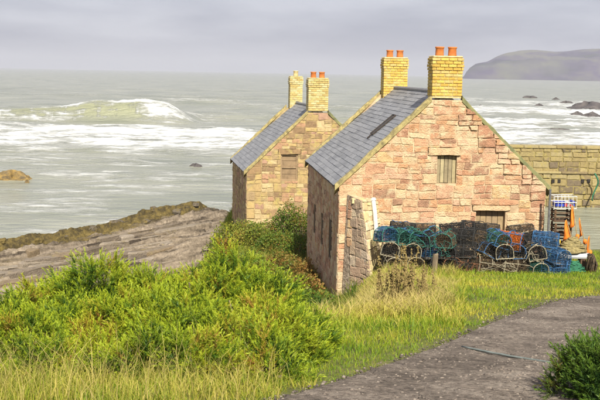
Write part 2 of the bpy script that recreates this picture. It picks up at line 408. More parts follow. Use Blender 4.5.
E0 = np.array([0.66,0.75])/np.hypot(.66,.75)
def gau(v, s): return np.exp(-(v/s)**2)
wob = (fbm(SX/30, SY/30, 21, 3)-0.5)
big = (fbm(SX/60, SY/25, 22, 4)-0.5)
Z = 0.5*(fbm(SX/14, SY/5, 31, 4)-0.5)*np.clip(SY/90, 0.25, 1.3) + 1.1*(fbm(SX/55, SY/16, 33, 3)-0.5)*sstep(90,200,SY)*(1-0.7*sstep(700,3000,SY))
Z = Z + 1.4*(fbm(SX/95, SY/11, 34, 3)-0.5)*sstep(205,270,SY)*(1-0.8*sstep(600,2200,SY))
foam = 0.20*(fbm(SX/18, SY/6, 41, 5, 0.6)-0.5) + 0.05
face = np.zeros_like(Z)
def roller(xa, xb, yc, A, wf, wb, slope=0.0, soft=8.0, wamp=6.0, seed=0, foam_amt=0.0, foam_front=6.0, fc=0.0):
    """a wave whose steep side faces the shore"""
    global Z, foam, face
    yy = SY - (yc + slope*SX + wamp*(fbm(SX/22, SX*0+seed, 50+seed, 3)-0.5))
    w = sstep(xa-soft, xa+soft, SX)*(1-sstep(xb-soft, xb+soft, SX))
    w = w*(0.75+0.5*fbm(SX/9, SX*0+seed+3, 60+seed, 3))
    prof = np.where(yy < 0, gau(yy, wf), gau(yy, wb))
    Z = Z + A*w*prof
    if foam_amt: foam = foam + foam_amt*w*np.where(yy < 0, gau(yy+foam_front*0.4, foam_front), gau(yy, 3.0))
    if fc: face = np.maximum(face, fc*w*np.where(yy < 0, gau(yy+1.5, wf*0.8), gau(yy, 1.0)))
yy = SY-(176+0.02*SX+4*(fbm(SX/22, SX*0+1, 51, 3)-0.5))
Aw = (1.6*sstep(-110, -62, SX)+2.4*sstep(-60, -28, SX))*(1-sstep(-25, -17, SX))*(.9+.2*fbm(SX/6, SX*0, 66, 3))
Z = Z + Aw*np.where(yy < 0, gau(yy, 4.2), gau(yy, 13))
face = np.maximum(face, sstep(-95, -50, SX)*(1-sstep(-27, -22, SX))*np.where(yy < 0, gau(yy+2, 4.0), gau(yy, 1.2)))
strk = sstep(.5, .72, fbm(SX/1.6+yy*.35, SY/9, 67, 4, .6))
foam += .42*strk*sstep(-80, -50, SX)*(1-sstep(-30, -24, SX))*gau(yy+3, 4.5)
foam += .60*sstep(-44, -30, SX)*(1-sstep(-24, -20, SX))*gau(yy-.8, 1.5)
foam += .62*sstep(-30, -25, SX)*(1-sstep(-22, -18, SX))*np.where(yy < 0, gau(yy+2, 4.5), gau(yy, 3))
foam += .30*sstep(-36, -26, SX)*(1-sstep(-18, -8, SX))*gau(yy-9, 5)*sstep(.4,.6,fbm(SX/6,SY/4,68,4))
roller(-24, 30, 190, 0.9, 5, 12, 0.02, 8, 6, 11, 0.14, 5, 0.4)
roller(-60, 2, 152, 0.6, 4, 9, 0.0, 8, 6, 12, 0.18, 4)
roller(-80, 20, 215, 0.9, 6, 14, 0.03, 12, 8, 13, 0.14, 5, 0.2)
roller(-46, -14, 270, 1.6, 8, 20, 0.05, 8, 8, 2, 0.32, 6, 0.3)
roller(-20, 60, 235, 1.2, 8, 18, 0.02, 8, 8, 3, 0.30, 6, 0.3)
roller(-120, -10, 330, 1.3, 10, 24, 0.0, 20, 12, 4, 0.12, 7)
roller(-90, 60, 430, 1.3, 12, 28, 0.0, 20, 12, 14, 0.10, 7)
roller(-90, 6, 135, 1.1, 5, 9, -0.10, 9, 5, 5, 1.15, 13)
roller(-60, 8, 122, 0.5, 4, 8, -0.10, 9, 5, 6, 0.50, 7)
roller(-50, 6, 107, 0.5, 4, 6, -0.06, 7, 4, 7, 0.36, 4, 0.3)
roller(-40, 2, 97, 0.35, 3, 5, 0.0, 6, 4, 8, 0.26, 3)
roller(-40, 2, 86, 0.25, 3, 4, 0.1, 6, 3, 9, 0.20, 3)
foam += 0.42*gau((SY-150+0.25*SX), 22)*(1-sstep(-4, 8, SX))*sstep(0.3,0.7,fbm(SX/16,SY/5,44,4))
foam += 0.30*(1-sstep(75, 120, SY))*sstep(0.42,0.66,fbm(SX/5,SY/2.6,45,5,.62))
tsea = (SX+14.7)*(-E0[1])+(SY-49)*E0[0]
foam += 0.5*gau(tsea-1.2, 2.0)*(SX < 0)*sstep(.3,.6,fbm(SX/2.5,SY/2.5,49,4))
# surf among the reefs on the right
rg = sstep(0.10, 0.17, SX/SY)*sstep(88, 120, SY)*(1-sstep(300, 430, SY))
foam += rg*(0.10+0.75*sstep(0.32, 0.62, fbm(SX/26, SY/13, 46, 5, 0.6)))
foam += 0.30*sstep(0.10,0.15,SX/SY)*gau(SY-400, 60)*sstep(0.4,0.6,fbm(SX/30,SY/20,48,4))
for i, yc in enumerate((120, 150, 190, 250, 330)): roller(yc*0.13, 120, yc, 0.8, 5, 9, 0.05, 6, 10, 70+i, 0.22, 6)
far = sstep(350, 1500, SY)
foam = foam*(1-0.7*far) + 0.04*far
foam = np.where(foam > 0, 0.56*np.tanh(foam/0.56), foam)
Z = Z + np.clip(foam,0,1)*0.9*(fbm(SX/2.2, SY/1.6, 47, 4, .6)-0.5)*np.clip(SY/120, .3, 1.6)
har = (SX > 7.5) & (SY < 70)
Z = np.where(har, Z*0.25, Z); foam = np.where(har, foam*0.2-0.1, foam); face = np.where(har, 0.25, face)
idx = np.arange(SX.size).reshape(SX.shape)
Q = np.stack([idx[:-1,:-1], idx[:-1,1:], idx[1:,1:], idx[1:,:-1]], -1).reshape(-1,4)
g = mesh_np('sea', np.stack([SX,SY,Z], -1).reshape(-1,3), Q, mt['sea'], attrs={'foam': foam.ravel(), 'face': face.ravel()}, smooth=True); g['kind'] = 'structure'

# ------------------------------------------------------------------ headland
m, t, b, _ = mat_base('headland')
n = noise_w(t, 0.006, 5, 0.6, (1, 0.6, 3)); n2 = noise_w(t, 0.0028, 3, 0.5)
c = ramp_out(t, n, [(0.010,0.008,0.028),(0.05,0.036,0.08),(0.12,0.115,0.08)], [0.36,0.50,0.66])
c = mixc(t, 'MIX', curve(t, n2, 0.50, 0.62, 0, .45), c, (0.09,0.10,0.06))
t.links.new(c, b.inputs['Base Color']); mt['headland'] = m
hx = np.linspace(430, 2600, 260); hy = np.linspace(0, 1, 60)
PXs = np.array([455,463,468,476,488,497,508,520,532,545,556,575,600,640,700,800,1000,1400]); 
PYs = np.array([82,78,68,62.5,60.5,55.5,51.5,49,48,49.3,50,48.5,47,46,44,43,46,50.])
Y0 = 3000.0
prof = []
for px, py in zip(PXs, PYs):
    p = at(px, py, Y0+450); prof.append((p.x*Y0/(Y0+450), p.z))
prof = np.array(prof)
HX, HV = np.meshgrid(hx, hy)
top = np.interp(HX, prof[:,0], prof[:,1]) + 6*(fbm(HX/60, HV*3, 80, 4)-0.5)
yoff = 250*(fbm(HX/260, HX*0, 81, 4)-0.5)
rise = 0.62*sstep(0.0, 0.16, HV+0.05*(fbm(HX/50,HV*6,82,3)-.5)) + 0.38*sstep(0.12, 0.62, HV)
HZ = np.where(top > 1, top*rise, top*0.2-2) + 24*(fbm(HX/38, HV*9, 83, 5, .6)-0.5)*sstep(0.02,0.2,HV)*(1-sstep(0.4,0.6,HV)) - 1.5
HY = Y0 + yoff + HV*900
HZ = np.where(HV > 0.97, -3, HZ)
idx = np.arange(HX.size).reshape(HX.shape)
Q = np.stack([idx[:-1,:-1], idx[:-1,1:], idx[1:,1:], idx[1:,:-1]], -1).reshape(-1,4)
g = mesh_np('headland', np.stack([HX*HY/Y0,HY,HZ], -1).reshape(-1,3), Q, mt['headland'], smooth=True); g['kind'] = 'structure'

# ------------------------------------------------------------------ rock shore
m, t, b, _ = mat_base('shore_rock')
vr = N(t, 'ShaderNodeMapping'); vr.inputs['Rotation'].default_value = (0, 0, -math.atan2(.75, .66)); t.links.new(wpos(t), vr.inputs['Vector'])
vr2 = N(t, 'ShaderNodeMapping'); vr2.inputs['Scale'].default_value = (.22, 2.6, 2.0); t.links.new(vr.outputs[0], vr2.inputs['Vector'])
nSt = N(t, 'ShaderNodeTexNoise'); nSt.inputs['Scale'].default_value = 1.0; nSt.inputs['Detail'].default_value = 7; nSt.inputs['Roughness'].default_value = .68; t.links.new(vr2.outputs[0], nSt.inputs['Vector'])
nS = nSt.outputs[0]; n2 = noise_w(t, 7, 5, 0.65)
c = ramp_out(t, nS, [(0.055,0.042,0.03),(0.205,0.168,0.125),(0.34,0.285,0.22)], [0.38,0.49,0.63])
c = mixc(t, 'MULTIPLY', 1.0, c, ramp_out(t, n2, [(0.55,0.53,0.5),(1.1,1.08,1.05)], [0.3,0.65]))
c = mixc(t, 'MIX', curve(t, attr(t, 'weed'), 0.35, 0.75), c, mixc(t, 'MIX', curve(t, noise_w(t, 3.2, 9, .75), .36, .68), (0.045,0.034,0.014), (0.17,0.125,0.035)))
t.links.new(c, b.inputs['Base Color']); bump(t, b, n2, 0.9, 0.08); mt['rock'] = m; b.inputs['Roughness'].default_value = 0.75
E = np.array([0.66,0.75]); E /= np.hypot(*E); NN = np.array([-E[1], E[0]]); P0 = np.array([-14.7,49.0])
ss = np.linspace(-18, 19, 330); tt = np.linspace(-16, 4.5, 400)
SS, TT = np.meshgrid(ss, tt)
RX = P0[0]+SS*E[0]+TT*NN[0]; RY = P0[1]+SS*E[1]+TT*NN[1]
def rock_h(s, t):
    w = t + 1.1*(fbm(s/6, t/6, 91, 3)-0.5) + 0.04*s
    per = 1.35
    k = np.floor(w/per); f = w/per-k
    step = vnoise(k*3.7, s*0.13+k*1.9, 92)
    saw = 0.36*(0.35+step)*(f**1.3) + 0.5*(step-0.5)
    k2 = np.floor((w+0.3*(vnoise(s/2.3, t*0, 98)-.5))/0.43); f2 = (w+0.3*(vnoise(s/2.3, t*0, 98)-.5))/0.43-k2
    saw = saw + 0.26*(1-f2)*(0.3+1.2*vnoise(k2*5.1, s*0.4+k2*2.3, 99)) - 0.24*(f2 < .2)*(vnoise(k2*1.3, s*0.5, 101) > .3) + 0.22*(vnoise(k2*2.7, np.floor(s*0.45+k2*1.7), 100)-0.5)
    hgt = np.maximum(-0.87 + 0.086*(s+8), -0.30) + 0.085*np.clip(-t-2.2, 0, 14)*(1-sstep(0, 9, s)) + saw - 0.018*t + 0.20*(fbm(s/1.1, t/0.4, 93, 5, .6)-0.5)
    ridge = 0.22*gau(t+1.9, 1.9)*(fbm(s/.5, t/.35, 102, 4, .65)-.5)*2 + 0.14*gau(t+1.9+0.8*(fbm(s/5,s*0,94,3)-.5), 1.7)*sstep(-30,6,s)*(0.5+fbm(s/1.7,t/1.2,95,4))
    sea = sstep(-0.4, 2.6, t+1.5*(fbm(s/3,s*0+4,96,3)-.5))
    tip = sstep(11.5, 17.5, s)
    return (hgt+ridge)*(1-sea)*(1-tip) - 1.6*np.maximum(sea, tip)
RZ = rock_h(SS, TT)
weed = gau(TT+0.9, 1.7)*0.85 + 0.9*(fbm(SS/3, TT/1.2, 97, 4)-0.5) + 0.35*(1-sstep(0.3,0.8,RZ))
sdl = poly_sd(LAND, RX, RY)
RZ = np.where(sdl > 0.6, np.minimum(RZ, -0.8), RZ)
idx = np.arange(SS.size).reshape(SS.shape)
Q = np.stack([idx[:-1,:-1], idx[:-1,1:], idx[1:,1:], idx[1:,:-1]], -1).reshape(-1,4)
shore = mesh_np('rock_shore', np.stack([RX,RY,RZ], -1).reshape(-1,3), Q, mt['rock'], attrs={'weed': weed.ravel()}); shore['kind'] = 'structure'
# broken slabs lying along the strata
mt['slab'] = piece_mat('shore_slab', [(0.23,0.19,0.145),(0.28,0.235,0.18),(0.16,0.128,0.095),(0.32,0.27,0.21),(0.23,0.175,0.11)], 'object', (0.24,0.19,0.09), 0.35, (0.05,0.04,0.03), 0.75, 5.0, 1.0, 0.06)
mt['weed_rock'] = piece_mat('weedy_boulder', [(0.10,0.08,0.04),(0.16,0.12,0.04),(0.07,0.06,0.04),(0.20,0.155,0.06),(0.15,0.125,0.09)], 'object', (0.19,0.14,0.04), 0.5, (0.03,0.025,0.015), 0.7, 6.0, 1.0, 0.06)
for i in range(330):
    s0 = rnd.uniform(-13, 11.5); t0 = rnd.uniform(-15, -3.0)
    x0, y0 = P0[0]+s0*E[0]+t0*NN[0], P0[1]+s0*E[1]+t0*NN[1]
    if float(poly_sd(LAND, np.array([x0]), np.array([y0]))[0]) > -1.8: continue
    ln = rnd.uniform(0.3, 1.3)*(1.8 if rnd.random() < .15 else 1); wd = rnd.uniform(0.07, 0.24); th = rnd.uniform(0.05, 0.17)
    k = 8; mb = MB(); ang = math.atan2(E[1], E[0])+rnd.uniform(-.10,.10)
    ring = []
    for q in range(k):
        a = 2*math.pi*(q+rnd.uniform(-.2,.2))/k
        ca, sa = math.cos(a), math.sin(a)
        ex = math.copysign(abs(ca)**0.45, ca)*ln; ey = math.copysign(abs(sa)**0.5, sa)*wd
        ring.append((ex*math.cos(ang)-ey*math.sin(ang), ex*math.sin(ang)+ey*math.cos(ang)))
    zt = [rnd.uniform(-.03,.03) for _ in ring]
    vs_ = [(a, b_, -0.30) for a, b_ in ring]+[(a*1.0, b_*1.0, th*0.6+z) for (a, b_), z in zip(ring, zt)]+[(a*.93, b_*.86, th+z) for (a, b_), z in zip(ring, zt)]
    fs_ = [(q, (q+1)%k, (q+1)%k+k, q+k) for q in range(k)]+[(q+k, (q+1)%k+k, (q+1)%k+2*k, q+2*k) for q in range(k)]+[tuple(range(2*k, 3*k))]
    o = mb.add(vs_, fs_).build('rock_slab', mt['slab'], shore)
    zz = float(rock_h(np.array([s0]), np.array([t0]))[0])
    o.location = (x0, y0, zz); o.rotation_euler = (rnd.uniform(-.04,.04)+0.10*NN[1], -0.10*NN[0]+rnd.uniform(-.05,.05), 0)

for i in range(80):
    s0 = rnd.uniform(-10, 12.5); t0 = rnd.gauss(-1.2, .8)
    if not -4.5 < t0 < .3: continue
    x0, y0 = P0[0]+s0*E[0]+t0*NN[0], P0[1]+s0*E[1]+t0*NN[1]
    r_ = rnd.uniform(.08,.24)*(1.3 if rnd.random() < .15 else 1); V = []; k = 7
    for lv, (zz, rr_) in enumerate(((-.5,1.0),(.15,1.0),(.6,.72))):
        for q in range(k):
            a = 2*math.pi*(q+.3*lv)/k; q_ = rr_*rnd.uniform(.72,1.15); V.append((r_*1.35*q_*math.cos(a), r_*.8*q_*math.sin(a), r_*(zz+rnd.uniform(-.15,.15))))
    Fc = [(l*k+q, l*k+(q+1)%k, (l+1)*k+(q+1)%k, (l+1)*k+q) for l in (0,1) for q in range(k)]+[tuple(2*k+q for q in range(k))]
    o = MB().add(V, Fc).build('boulder', mt['weed_rock'], shore)
    o.location = (x0, y0, float(rock_h(np.array([s0]), np.array([t0]))[0])); o.rotation_euler = (0, 0, math.atan2(E[1],E[0])+rnd.uniform(-.5,.5))
# rocks standing in the sea
mt['rock_brown'] = plain_mat('weedy_rock', (0.30,0.20,0.06), (0.10,0.075,0.04), 2.2, 0.7, 0.9, 0.1)
mt['rock_dark'] = plain_mat('wet_dark_rock', (0.115,0.10,0.095), (0.05,0.045,0.045), 0.6, 0.7, 0.9, 0.2)
def sea_rock(px, py, wpx, hpx, label, mat, depth=0.5, seed=0):
    p = at_z(px, py, 0.0); sc = p.y/F_PX
    W = wpx*sc; Hh = hpx*sc
    nu, nv = 28, 12
    vs_ = []; fs_ = []
    for j in range(nv+1):
        ph = -0.35+ (math.pi/2+0.35)*j/nv
        for i in range(nu):
            th = 2*math.pi*i/nu
            cx, cy, cz = math.cos(th)*math.cos(ph), math.sin(th)*math.cos(ph), math.sin(ph)
            r = 0.62+0.76*float(fbm(np.array([cx*1.6+cz*1.1+seed*3.1]), np.array([cy*1.6-cz*0.9+seed]), 200+seed, 4, 0.62)[0])
            vs_.append((cx*r*W/2, cy*r*W*depth/2, cz*r*Hh*(0.8+0.5*math.sin(th*2+seed))))
    for j in range(nv):
        for i in range(nu):
            fs_.append((j*nu+i, j*nu+(i+1)%nu, (j+1)*nu+(i+1)%nu, (j+1)*nu+i))
    o = MB().add(vs_, fs_).build('sea_rock', mat); o.location = (p.x, p.y, -0.05)
    return tag(o, label, 'rock', 'rocks standing in the sea')
sea_rock(12, 180, 40, 9, 'large orange brown weedy rock in the shallow water at left edge', mt['rock_brown'], 0.6, 1)
sea_rock(27, 183, 5, 3, 'small brown stone in the water beside the large orange brown rock', mt['rock_brown'], 0.8, 2)
sea_rock(195, 167, 15, 3.2, 'small dark rock washed by foam left of the far cottage', mt['rock_dark'], 0.6, 3)
sea_rock(589, 109, 44, 5.5, 'big dark reef rock among white surf at the right edge', mt['rock_dark'], 0.9, 4)
sea_rock(592, 117, 26, 4, 'low dark reef ledge just below the big reef rock', mt['rock_dark'], 0.7, 5)
sea_rock(577, 116, 16, 3.5, 'dark rock left of the low reef ledge in surf', mt['rock_dark'], 0.7, 6)
sea_rock(559, 131.5, 30, 3, 'long flat brown rock in surf above the harbour wall', mt['rock_dark'], 0.35, 7)
sea_rock(566, 104, 16, 2.5, 'thin dark rock left of the big reef rock', mt['rock_dark'], 0.6, 8)
sea_rock(530, 98, 14, 2.0, 'thin dark rock far out in surf beyond the gable verge', mt['rock_dark'], 0.6, 9)
sea_rock(539, 106, 10, 1.8, 'tiny dark rock in surf below the thin far rock', mt['rock_dark'], 0.6, 10)
sea_rock(481, 107.5, 13, 2.2, 'dark rock in surf just right of the yellow chimney', mt['rock_dark'], 0.6, 11)
sea_rock(556, 99.5, 8, 1.8, 'smallest dark rock between the far reef rocks', mt['rock_dark'], 0.6, 12)

# ------------------------------------------------------------------ walls of stone
def clip(poly, a, b_, c_):
    """keep the part of a convex polygon where a*x + b*y <= c"""
    out = []
    n = len(poly)
    for i in range(n):
        p, q = poly[i], poly[(i+1) % n]
        dp, dq = a*p[0]+b_*p[1]-c_, a*q[0]+b_*q[1]-c_
        if dp <= 0: out.append(p)
        if (dp < 0 < dq) or (dq < 0 < dp):
            k = dp/(dp-dq); out.append((p[0]+(q[0]-p[0])*k, p[1]+(q[1]-p[1])*k))
    return out
def area(P): return 0.5*abs(sum(P[i][0]*P[(i+1)%len(P)][1]-P[(i+1)%len(P)][0]*P[i][1] for i in range(len(P)))) if len(P) > 2 else 0
def clip_convex(poly, conv):
    """conv counter-clockwise"""
    n = len(conv)
    for i in range(n):
        (x0, y0), (x1, y1) = conv[i], conv[(i+1) % n]
        a, b_ = (y1-y0), -(x1-x0)
        poly = clip(poly, a, b_, a*x0+b_*y0)
        if len(poly) < 3: return []
    return poly
def outside_rect(poly, r):
    x0, x1, z0, z1 = r
    if area(clip(clip(clip(clip(poly, -1,0,-x0), 1,0,x1), 0,-1,-z0), 0,1,z1)) < 1e-5: return poly
    best = max((clip(poly, 1,0,x0), clip(poly, -1,0,-x1), clip(poly, 0,1,z0), clip(poly, 0,-1,-z1)), key=area)
    return best
def layout(conv, holes, rg, band=(0.36,0.56), cell=(0.38,0.95), big=0.2, wave=0.022):
    xs_ = [p[0] for p in conv]; zs_ = [p[1] for p in conv]
    x0, x1, z0, z1 = min(xs_), max(xs_), min(zs_), max(zs_)
    out = []; z = z0; k = 0
    lines = [z0]
    while z < z1: z += rg.uniform(*band); lines.append(z)
    ph = [rg.uniform(0, 9) for _ in lines]
    def ln(i, x): return lines[i] + (wave*(math.sin(x*1.9+ph[i])+0.6*math.sin(x*4.3+2*ph[i])) if i > 0 else 0)
    for i in range(len(lines)-1):
        x = x0
        while x < x1-0.02:
            first = x == x0
            w = rg.uniform(*cell)
            if first: w = rg.choice((0.34, 0.62))
            if x1-(x+w) < 0.26: w = x1-x
            xa, xb = x, x+w; x = xb
            za0, zb0, za1, zb1 = ln(i, xa), ln(i, xb), ln(i+1, xa), ln(i+1, xb)
            pieces = []
            if w < 0.6 and rg.random() < big or (first and rg.random() < .6): pieces.append([(xa,za0),(xb,zb0),(xb,zb1),(xa,za1)])
            else:
                f0 = rg.uniform(.34,.66); f1 = min(.7, max(.3, f0+rg.uniform(-.10,.10)))
                ma, mb_ = za0+(za1-za0)*f0, zb0+(zb1-zb0)*f1
                for (a0, b0, a1, b1) in ((za0, zb0, ma, mb_), (ma, mb_, za1, zb1)):
                    if w > 0.5 and rg.random() < .8 or w > .75:
                        f = rg.uniform(.33,.67); sk = rg.uniform(-.03,.03); xm = xa+w*f
                        m0, m1 = a0+(b0-a0)*f, a1+(b1-a1)*f
                        pieces += [[(xa,a0),(xm+sk,m0),(xm-sk,m1),(xa,a1)], [(xm+sk,m0),(xb,b0),(xb,b1),(xm-sk,m1)]]
                    else: pieces.append([(xa,a0),(xb,b0),(xb,b1),(xa,a1)])
            for p in pieces:
                p = clip_convex(p, conv)
                for h in holes:
                    if len(p) > 2: p = outside_rect(p, h)
                if len(p) > 2 and area(p) > 0.012: out.append(p)
    return out
def stone_geo(P, rg, joint=0.007, out=0.019, back=0.06, rough=0.022):
    """rings of a stone with chamfered, uneven edges; returns (a, z, out) points"""
    cx = sum(p[0] for p in P)/len(P); cz = sum(p[1] for p in P)/len(P)
    ring = []
    n = len(P)
    for i in range(n):
        p, q = P[i], P[(i+1) % n]
        L_ = math.hypot(q[0]-p[0], q[1]-p[1])
        if L_ < 0.03: ring.append(p); continue
        for f in ((0.05, 0.36, 0.66, 0.95) if L_ > 0.34 else ((0.07, 0.5, 0.93) if L_ > 0.16 else (0.15, 0.85))):
            ring.append((p[0]+(q[0]-p[0])*f, p[1]+(q[1]-p[1])*f))
    r2 = []
    for a, z in ring:
        dx, dz = a-cx, z-cz; d = math.hypot(dx, dz)+1e-6
        j = joint+rg.uniform(-.4,1)*rough*0.6
        r2.append((a-dx/d*j+rg.uniform(-1,1)*rough*.4, z-dz/d*j+rg.uniform(-1,1)*rough*.4))
    k = len(r2)
    o = out*rg.choice((.45,.7,.9,1.0,1.1,1.45))
    tx, tz = rg.uniform(-.05,.05), rg.uniform(-.06,.06)
    V = [(a, z, -back) for a, z in r2]
    V += [(a, z, o*.45+rg.uniform(-.2,.2)*out*.4) for a, z in r2]
    V += [(cx+(a-cx)*.90, cz+(z-cz)*.86, o+(a-cx)*tx+(z-cz)*tz) for a, z in r2]
    Fc = [(i, (i+1)%k, (i+1)%k+k, i+k) for i in range(k)]+[(i+k, (i+1)%k+k, (i+1)%k+2*k, i+2*k) for i in range(k)]+[tuple(range(2*k, 3*k))]
    return V, Fc
def build_stones(polys, fmap, rg, mat, parent, name='stone', joined=False, limit=295, mat_j=None, **kw):
    mb = MB()
    order = sorted(range(len(polys)), key=lambda i: -area(polys[i]))
    for rank, i in enumerate(order):
        P = polys[i]
        V, Fc = stone_geo(P, rg, **kw)
        V = [fmap(*v) for v in V]
        if joined or rank >= limit: mb.add(V, Fc, rg.random())
        else: MB().add(V, Fc).build(name, mat, parent)
    if mb.v: return mb.build(name, mat_j or mat, parent, kind='stuff')
def panel(conv, holes, fmap, thick, name, mat, parent):
    """mortar wall with real openings, extruded inwards"""
    cuts = sorted(set([min(p[0] for p in conv), max(p[0] for p in conv)]+[h[0] for h in holes]+[h[1] for h in holes]))
    mb = MB()
    for a0, a1 in zip(cuts, cuts[1:]):
        sl = clip(clip(conv, -1,0,-a0), 1,0,a1)
        if len(sl) < 3: continue
        hs = sorted([h for h in holes if h[0] < (a0+a1)/2 < h[1]], key=lambda h: h[2])
        lo = -1e3; parts = []
        for h in hs: parts.append((lo, h[2])); lo = h[3]
        parts.append((lo, 1e3))
        for z0, z1 in parts:
            p = clip(clip(sl, 0,-1,-z0), 0,1,z1)
            if area(p) < 1e-4: continue
            k = len(p)
            V = [fmap(a, z, 0.0) for a, z in p]+[fmap(a, z, -thick) for a, z in p]
            mb.add(V, [tuple(range(k)), tuple(range(2*k-1, k-1, -1))]+[(i, i+k, (i+1)%k+k, (i+1)%k) for i in range(k)])
    return mb.build(name, mat, parent)

def chimney(parent, cu, cv, zb, zt, wu, wv, brick, rg, npots=2, pot_h=0.26, pot=None):
    core = MB().box(cu-wu/2+.02, cu+wu/2-.02, cv-wv/2+.02, cv+wv/2-.02, zb, zt-.012).build('chimney', mt['brick_mortar'], parent)
    mb = MB(); bh = 0.088; rows = int((zt-zb)/bh); bl = 0.235
    for r in range(rows):
        z0 = zt-(r+1)*bh; z1 = z0+bh-0.013
        g_ = 0.03 if r in (2,) else (0.018 if r in (0, 1, 3) else 0.0)
        x0, x1, y0, y1 = cu-wu/2-g_, cu+wu/2+g_, cv-wv/2-g_, cv+wv/2+g_
        off = (r % 2)*bl*0.5
        def run(a0, a1):
            e = a0; first = True; res = []
            while e < a1-1e-4:
                w = bl-off if (first and off) else bl; first = False
                e2 = min(e+w, a1)
                if a1-e2 < 0.07: e2 = a1
                res.append((e, e2)); e = e2
            return res
        for a, c2 in run(x0, x1):
            for (ya, yb) in ((y0+rg.uniform(-.004,.004), y0+.06), (y1-.06, y1+rg.uniform(-.004,.004))): mb.bbox(a+.006, c2-.006, ya, yb, z0, z1, .008, rg.random())
        for a, c2 in run(y0+.062, y1-.062):
            for (xa, xb) in ((x0+rg.uniform(-.004,.004), x0+.06), (x1-.06, x1+rg.uniform(-.004,.004))): mb.bbox(xa, xb, a+.006, c2-.006, z0, z1, .008, rg.random())
    mb.build('brickwork', brick, core, kind='stuff')
    MB().bbox(cu-wu/2+.005, cu+wu/2-.005, cv-wv/2+.005, cv+wv/2-.005, zt-.01, zt+.05, .025).build('flaunching', mt['brick_mortar'], core)
    for k in range(npots):
        px = cu+(k-(npots-1)/2)*wu*0.42
        p = MB().lathe([(.105,0),(.125,.0),(.118,.05),(.112,pot_h*.80),(.116,pot_h*.82),(.128,pot_h*.86),(.128,pot_h),(.105,pot_h),(.10,pot_h*.5),(.0,pot_h*.45)], (px, cv, zt+.04), 18).build('chimney_pot', pot or mt['pot'], core, True)
    return core

def slates(parent, house_w, L_, ze, za, over, rows, cols_, rg, joined, verge=0.16, skip=None, thick_side='left'):
    """courses of slates on the slope that runs from (u=-over, z=ze) to the ridge (u=w/2, z=za)"""
    A = Vector((-over, 0, ze)); B = Vector((house_w/2, 0, za)); sl = B-A; ln = sl.length; d = sl.normalized(); nrm = Vector((-d.z, 0, d.x))
    expo = ln/rows; cw = (L_-2*verge)/cols_
    variants = []
    mb = MB()
    def geo(w, l, rr):
        n_ = 3
        xs_ = [0.006, w*rr.uniform(.45,.55), w-0.006]
        V = []
        for lay in (0.0, 0.012):
            V += [(xs_[0], 0+rr.uniform(-.01,.008), lay), (xs_[1], rr.uniform(-.012,.004), lay), (xs_[2], rr.uniform(-.01,.008), lay), (xs_[2], l, lay), (xs_[0], l, lay)]
        Fc = [(4,3,2,1,0), (5,6,7,8,9)]+[(i, (i+1)%5, (i+1)%5+5, i+5) for i in range(5)]
        return V, Fc
    if not joined:
        for _ in range(6):
            V, Fc = geo(cw, expo*1.45, rg); me = bpy.data.meshes.new('slate'); me.from_pydata(V, [], Fc); me.update(); me.materials.append(mt['slate']); variants.append(me)
    tilt = 0.016/(expo*1.45)*1.0
    for r in range(rows):
        off = (r % 2)*0.5
        for c_ in range(-1, cols_+1):
            v0 = verge+(c_+off)*cw; w0, w1 = max(v0, verge), min(v0+cw, L_-verge)
            if w1-w0 < 0.08: continue
            if skip and skip(r, (w0+w1)/2): continue
            base = A+d*(r*expo-0.02)+nrm*(0.022+rg.uniform(-.003,.004))
            # local: x along the house, y up the slope, z out
            Mx = Matrix((Vector((0,1,0)), d, nrm)).transposed().to_4x4()
            rz = rg.uniform(-.008,.008)*(4 if rg.random() < .05 else 1)
            Mm = Matrix.Translation(base+Vector((0, w0, 0))) @ Mx @ Matrix.Rotation(rz, 4, 'Z') @ Matrix.Rotation(-tilt, 4, 'X') @ Matrix.Diagonal((-1 if False else (w1-w0)/cw, 1, 1, 1))
            if joined:
                V, Fc = geo(cw, expo*1.45, rg); mb.add([Mm @ Vector(p) for p in V], Fc, rg.random())
            else:
                o = bpy.data.objects.new('slate', rg.choice(variants)); link(o, parent); o.matrix_local = Mm
    if joined: mb.build('slate', mt['slate_j'], parent, kind='stuff')

def prism(mb, prof, v0, v1, tone=.5):
    """profile of (u, z) points extruded along the house"""
    k = len(prof)
    mb.add([(u_, v0, z) for u_, z in prof]+[(u_, v1, z) for u_, z in prof], [tuple(range(k)), tuple(range(2*k-1, k-1, -1))]+[(i, i+k, (i+1)%k+k, (i+1)%k) for i in range(k)], tone)
    return mb

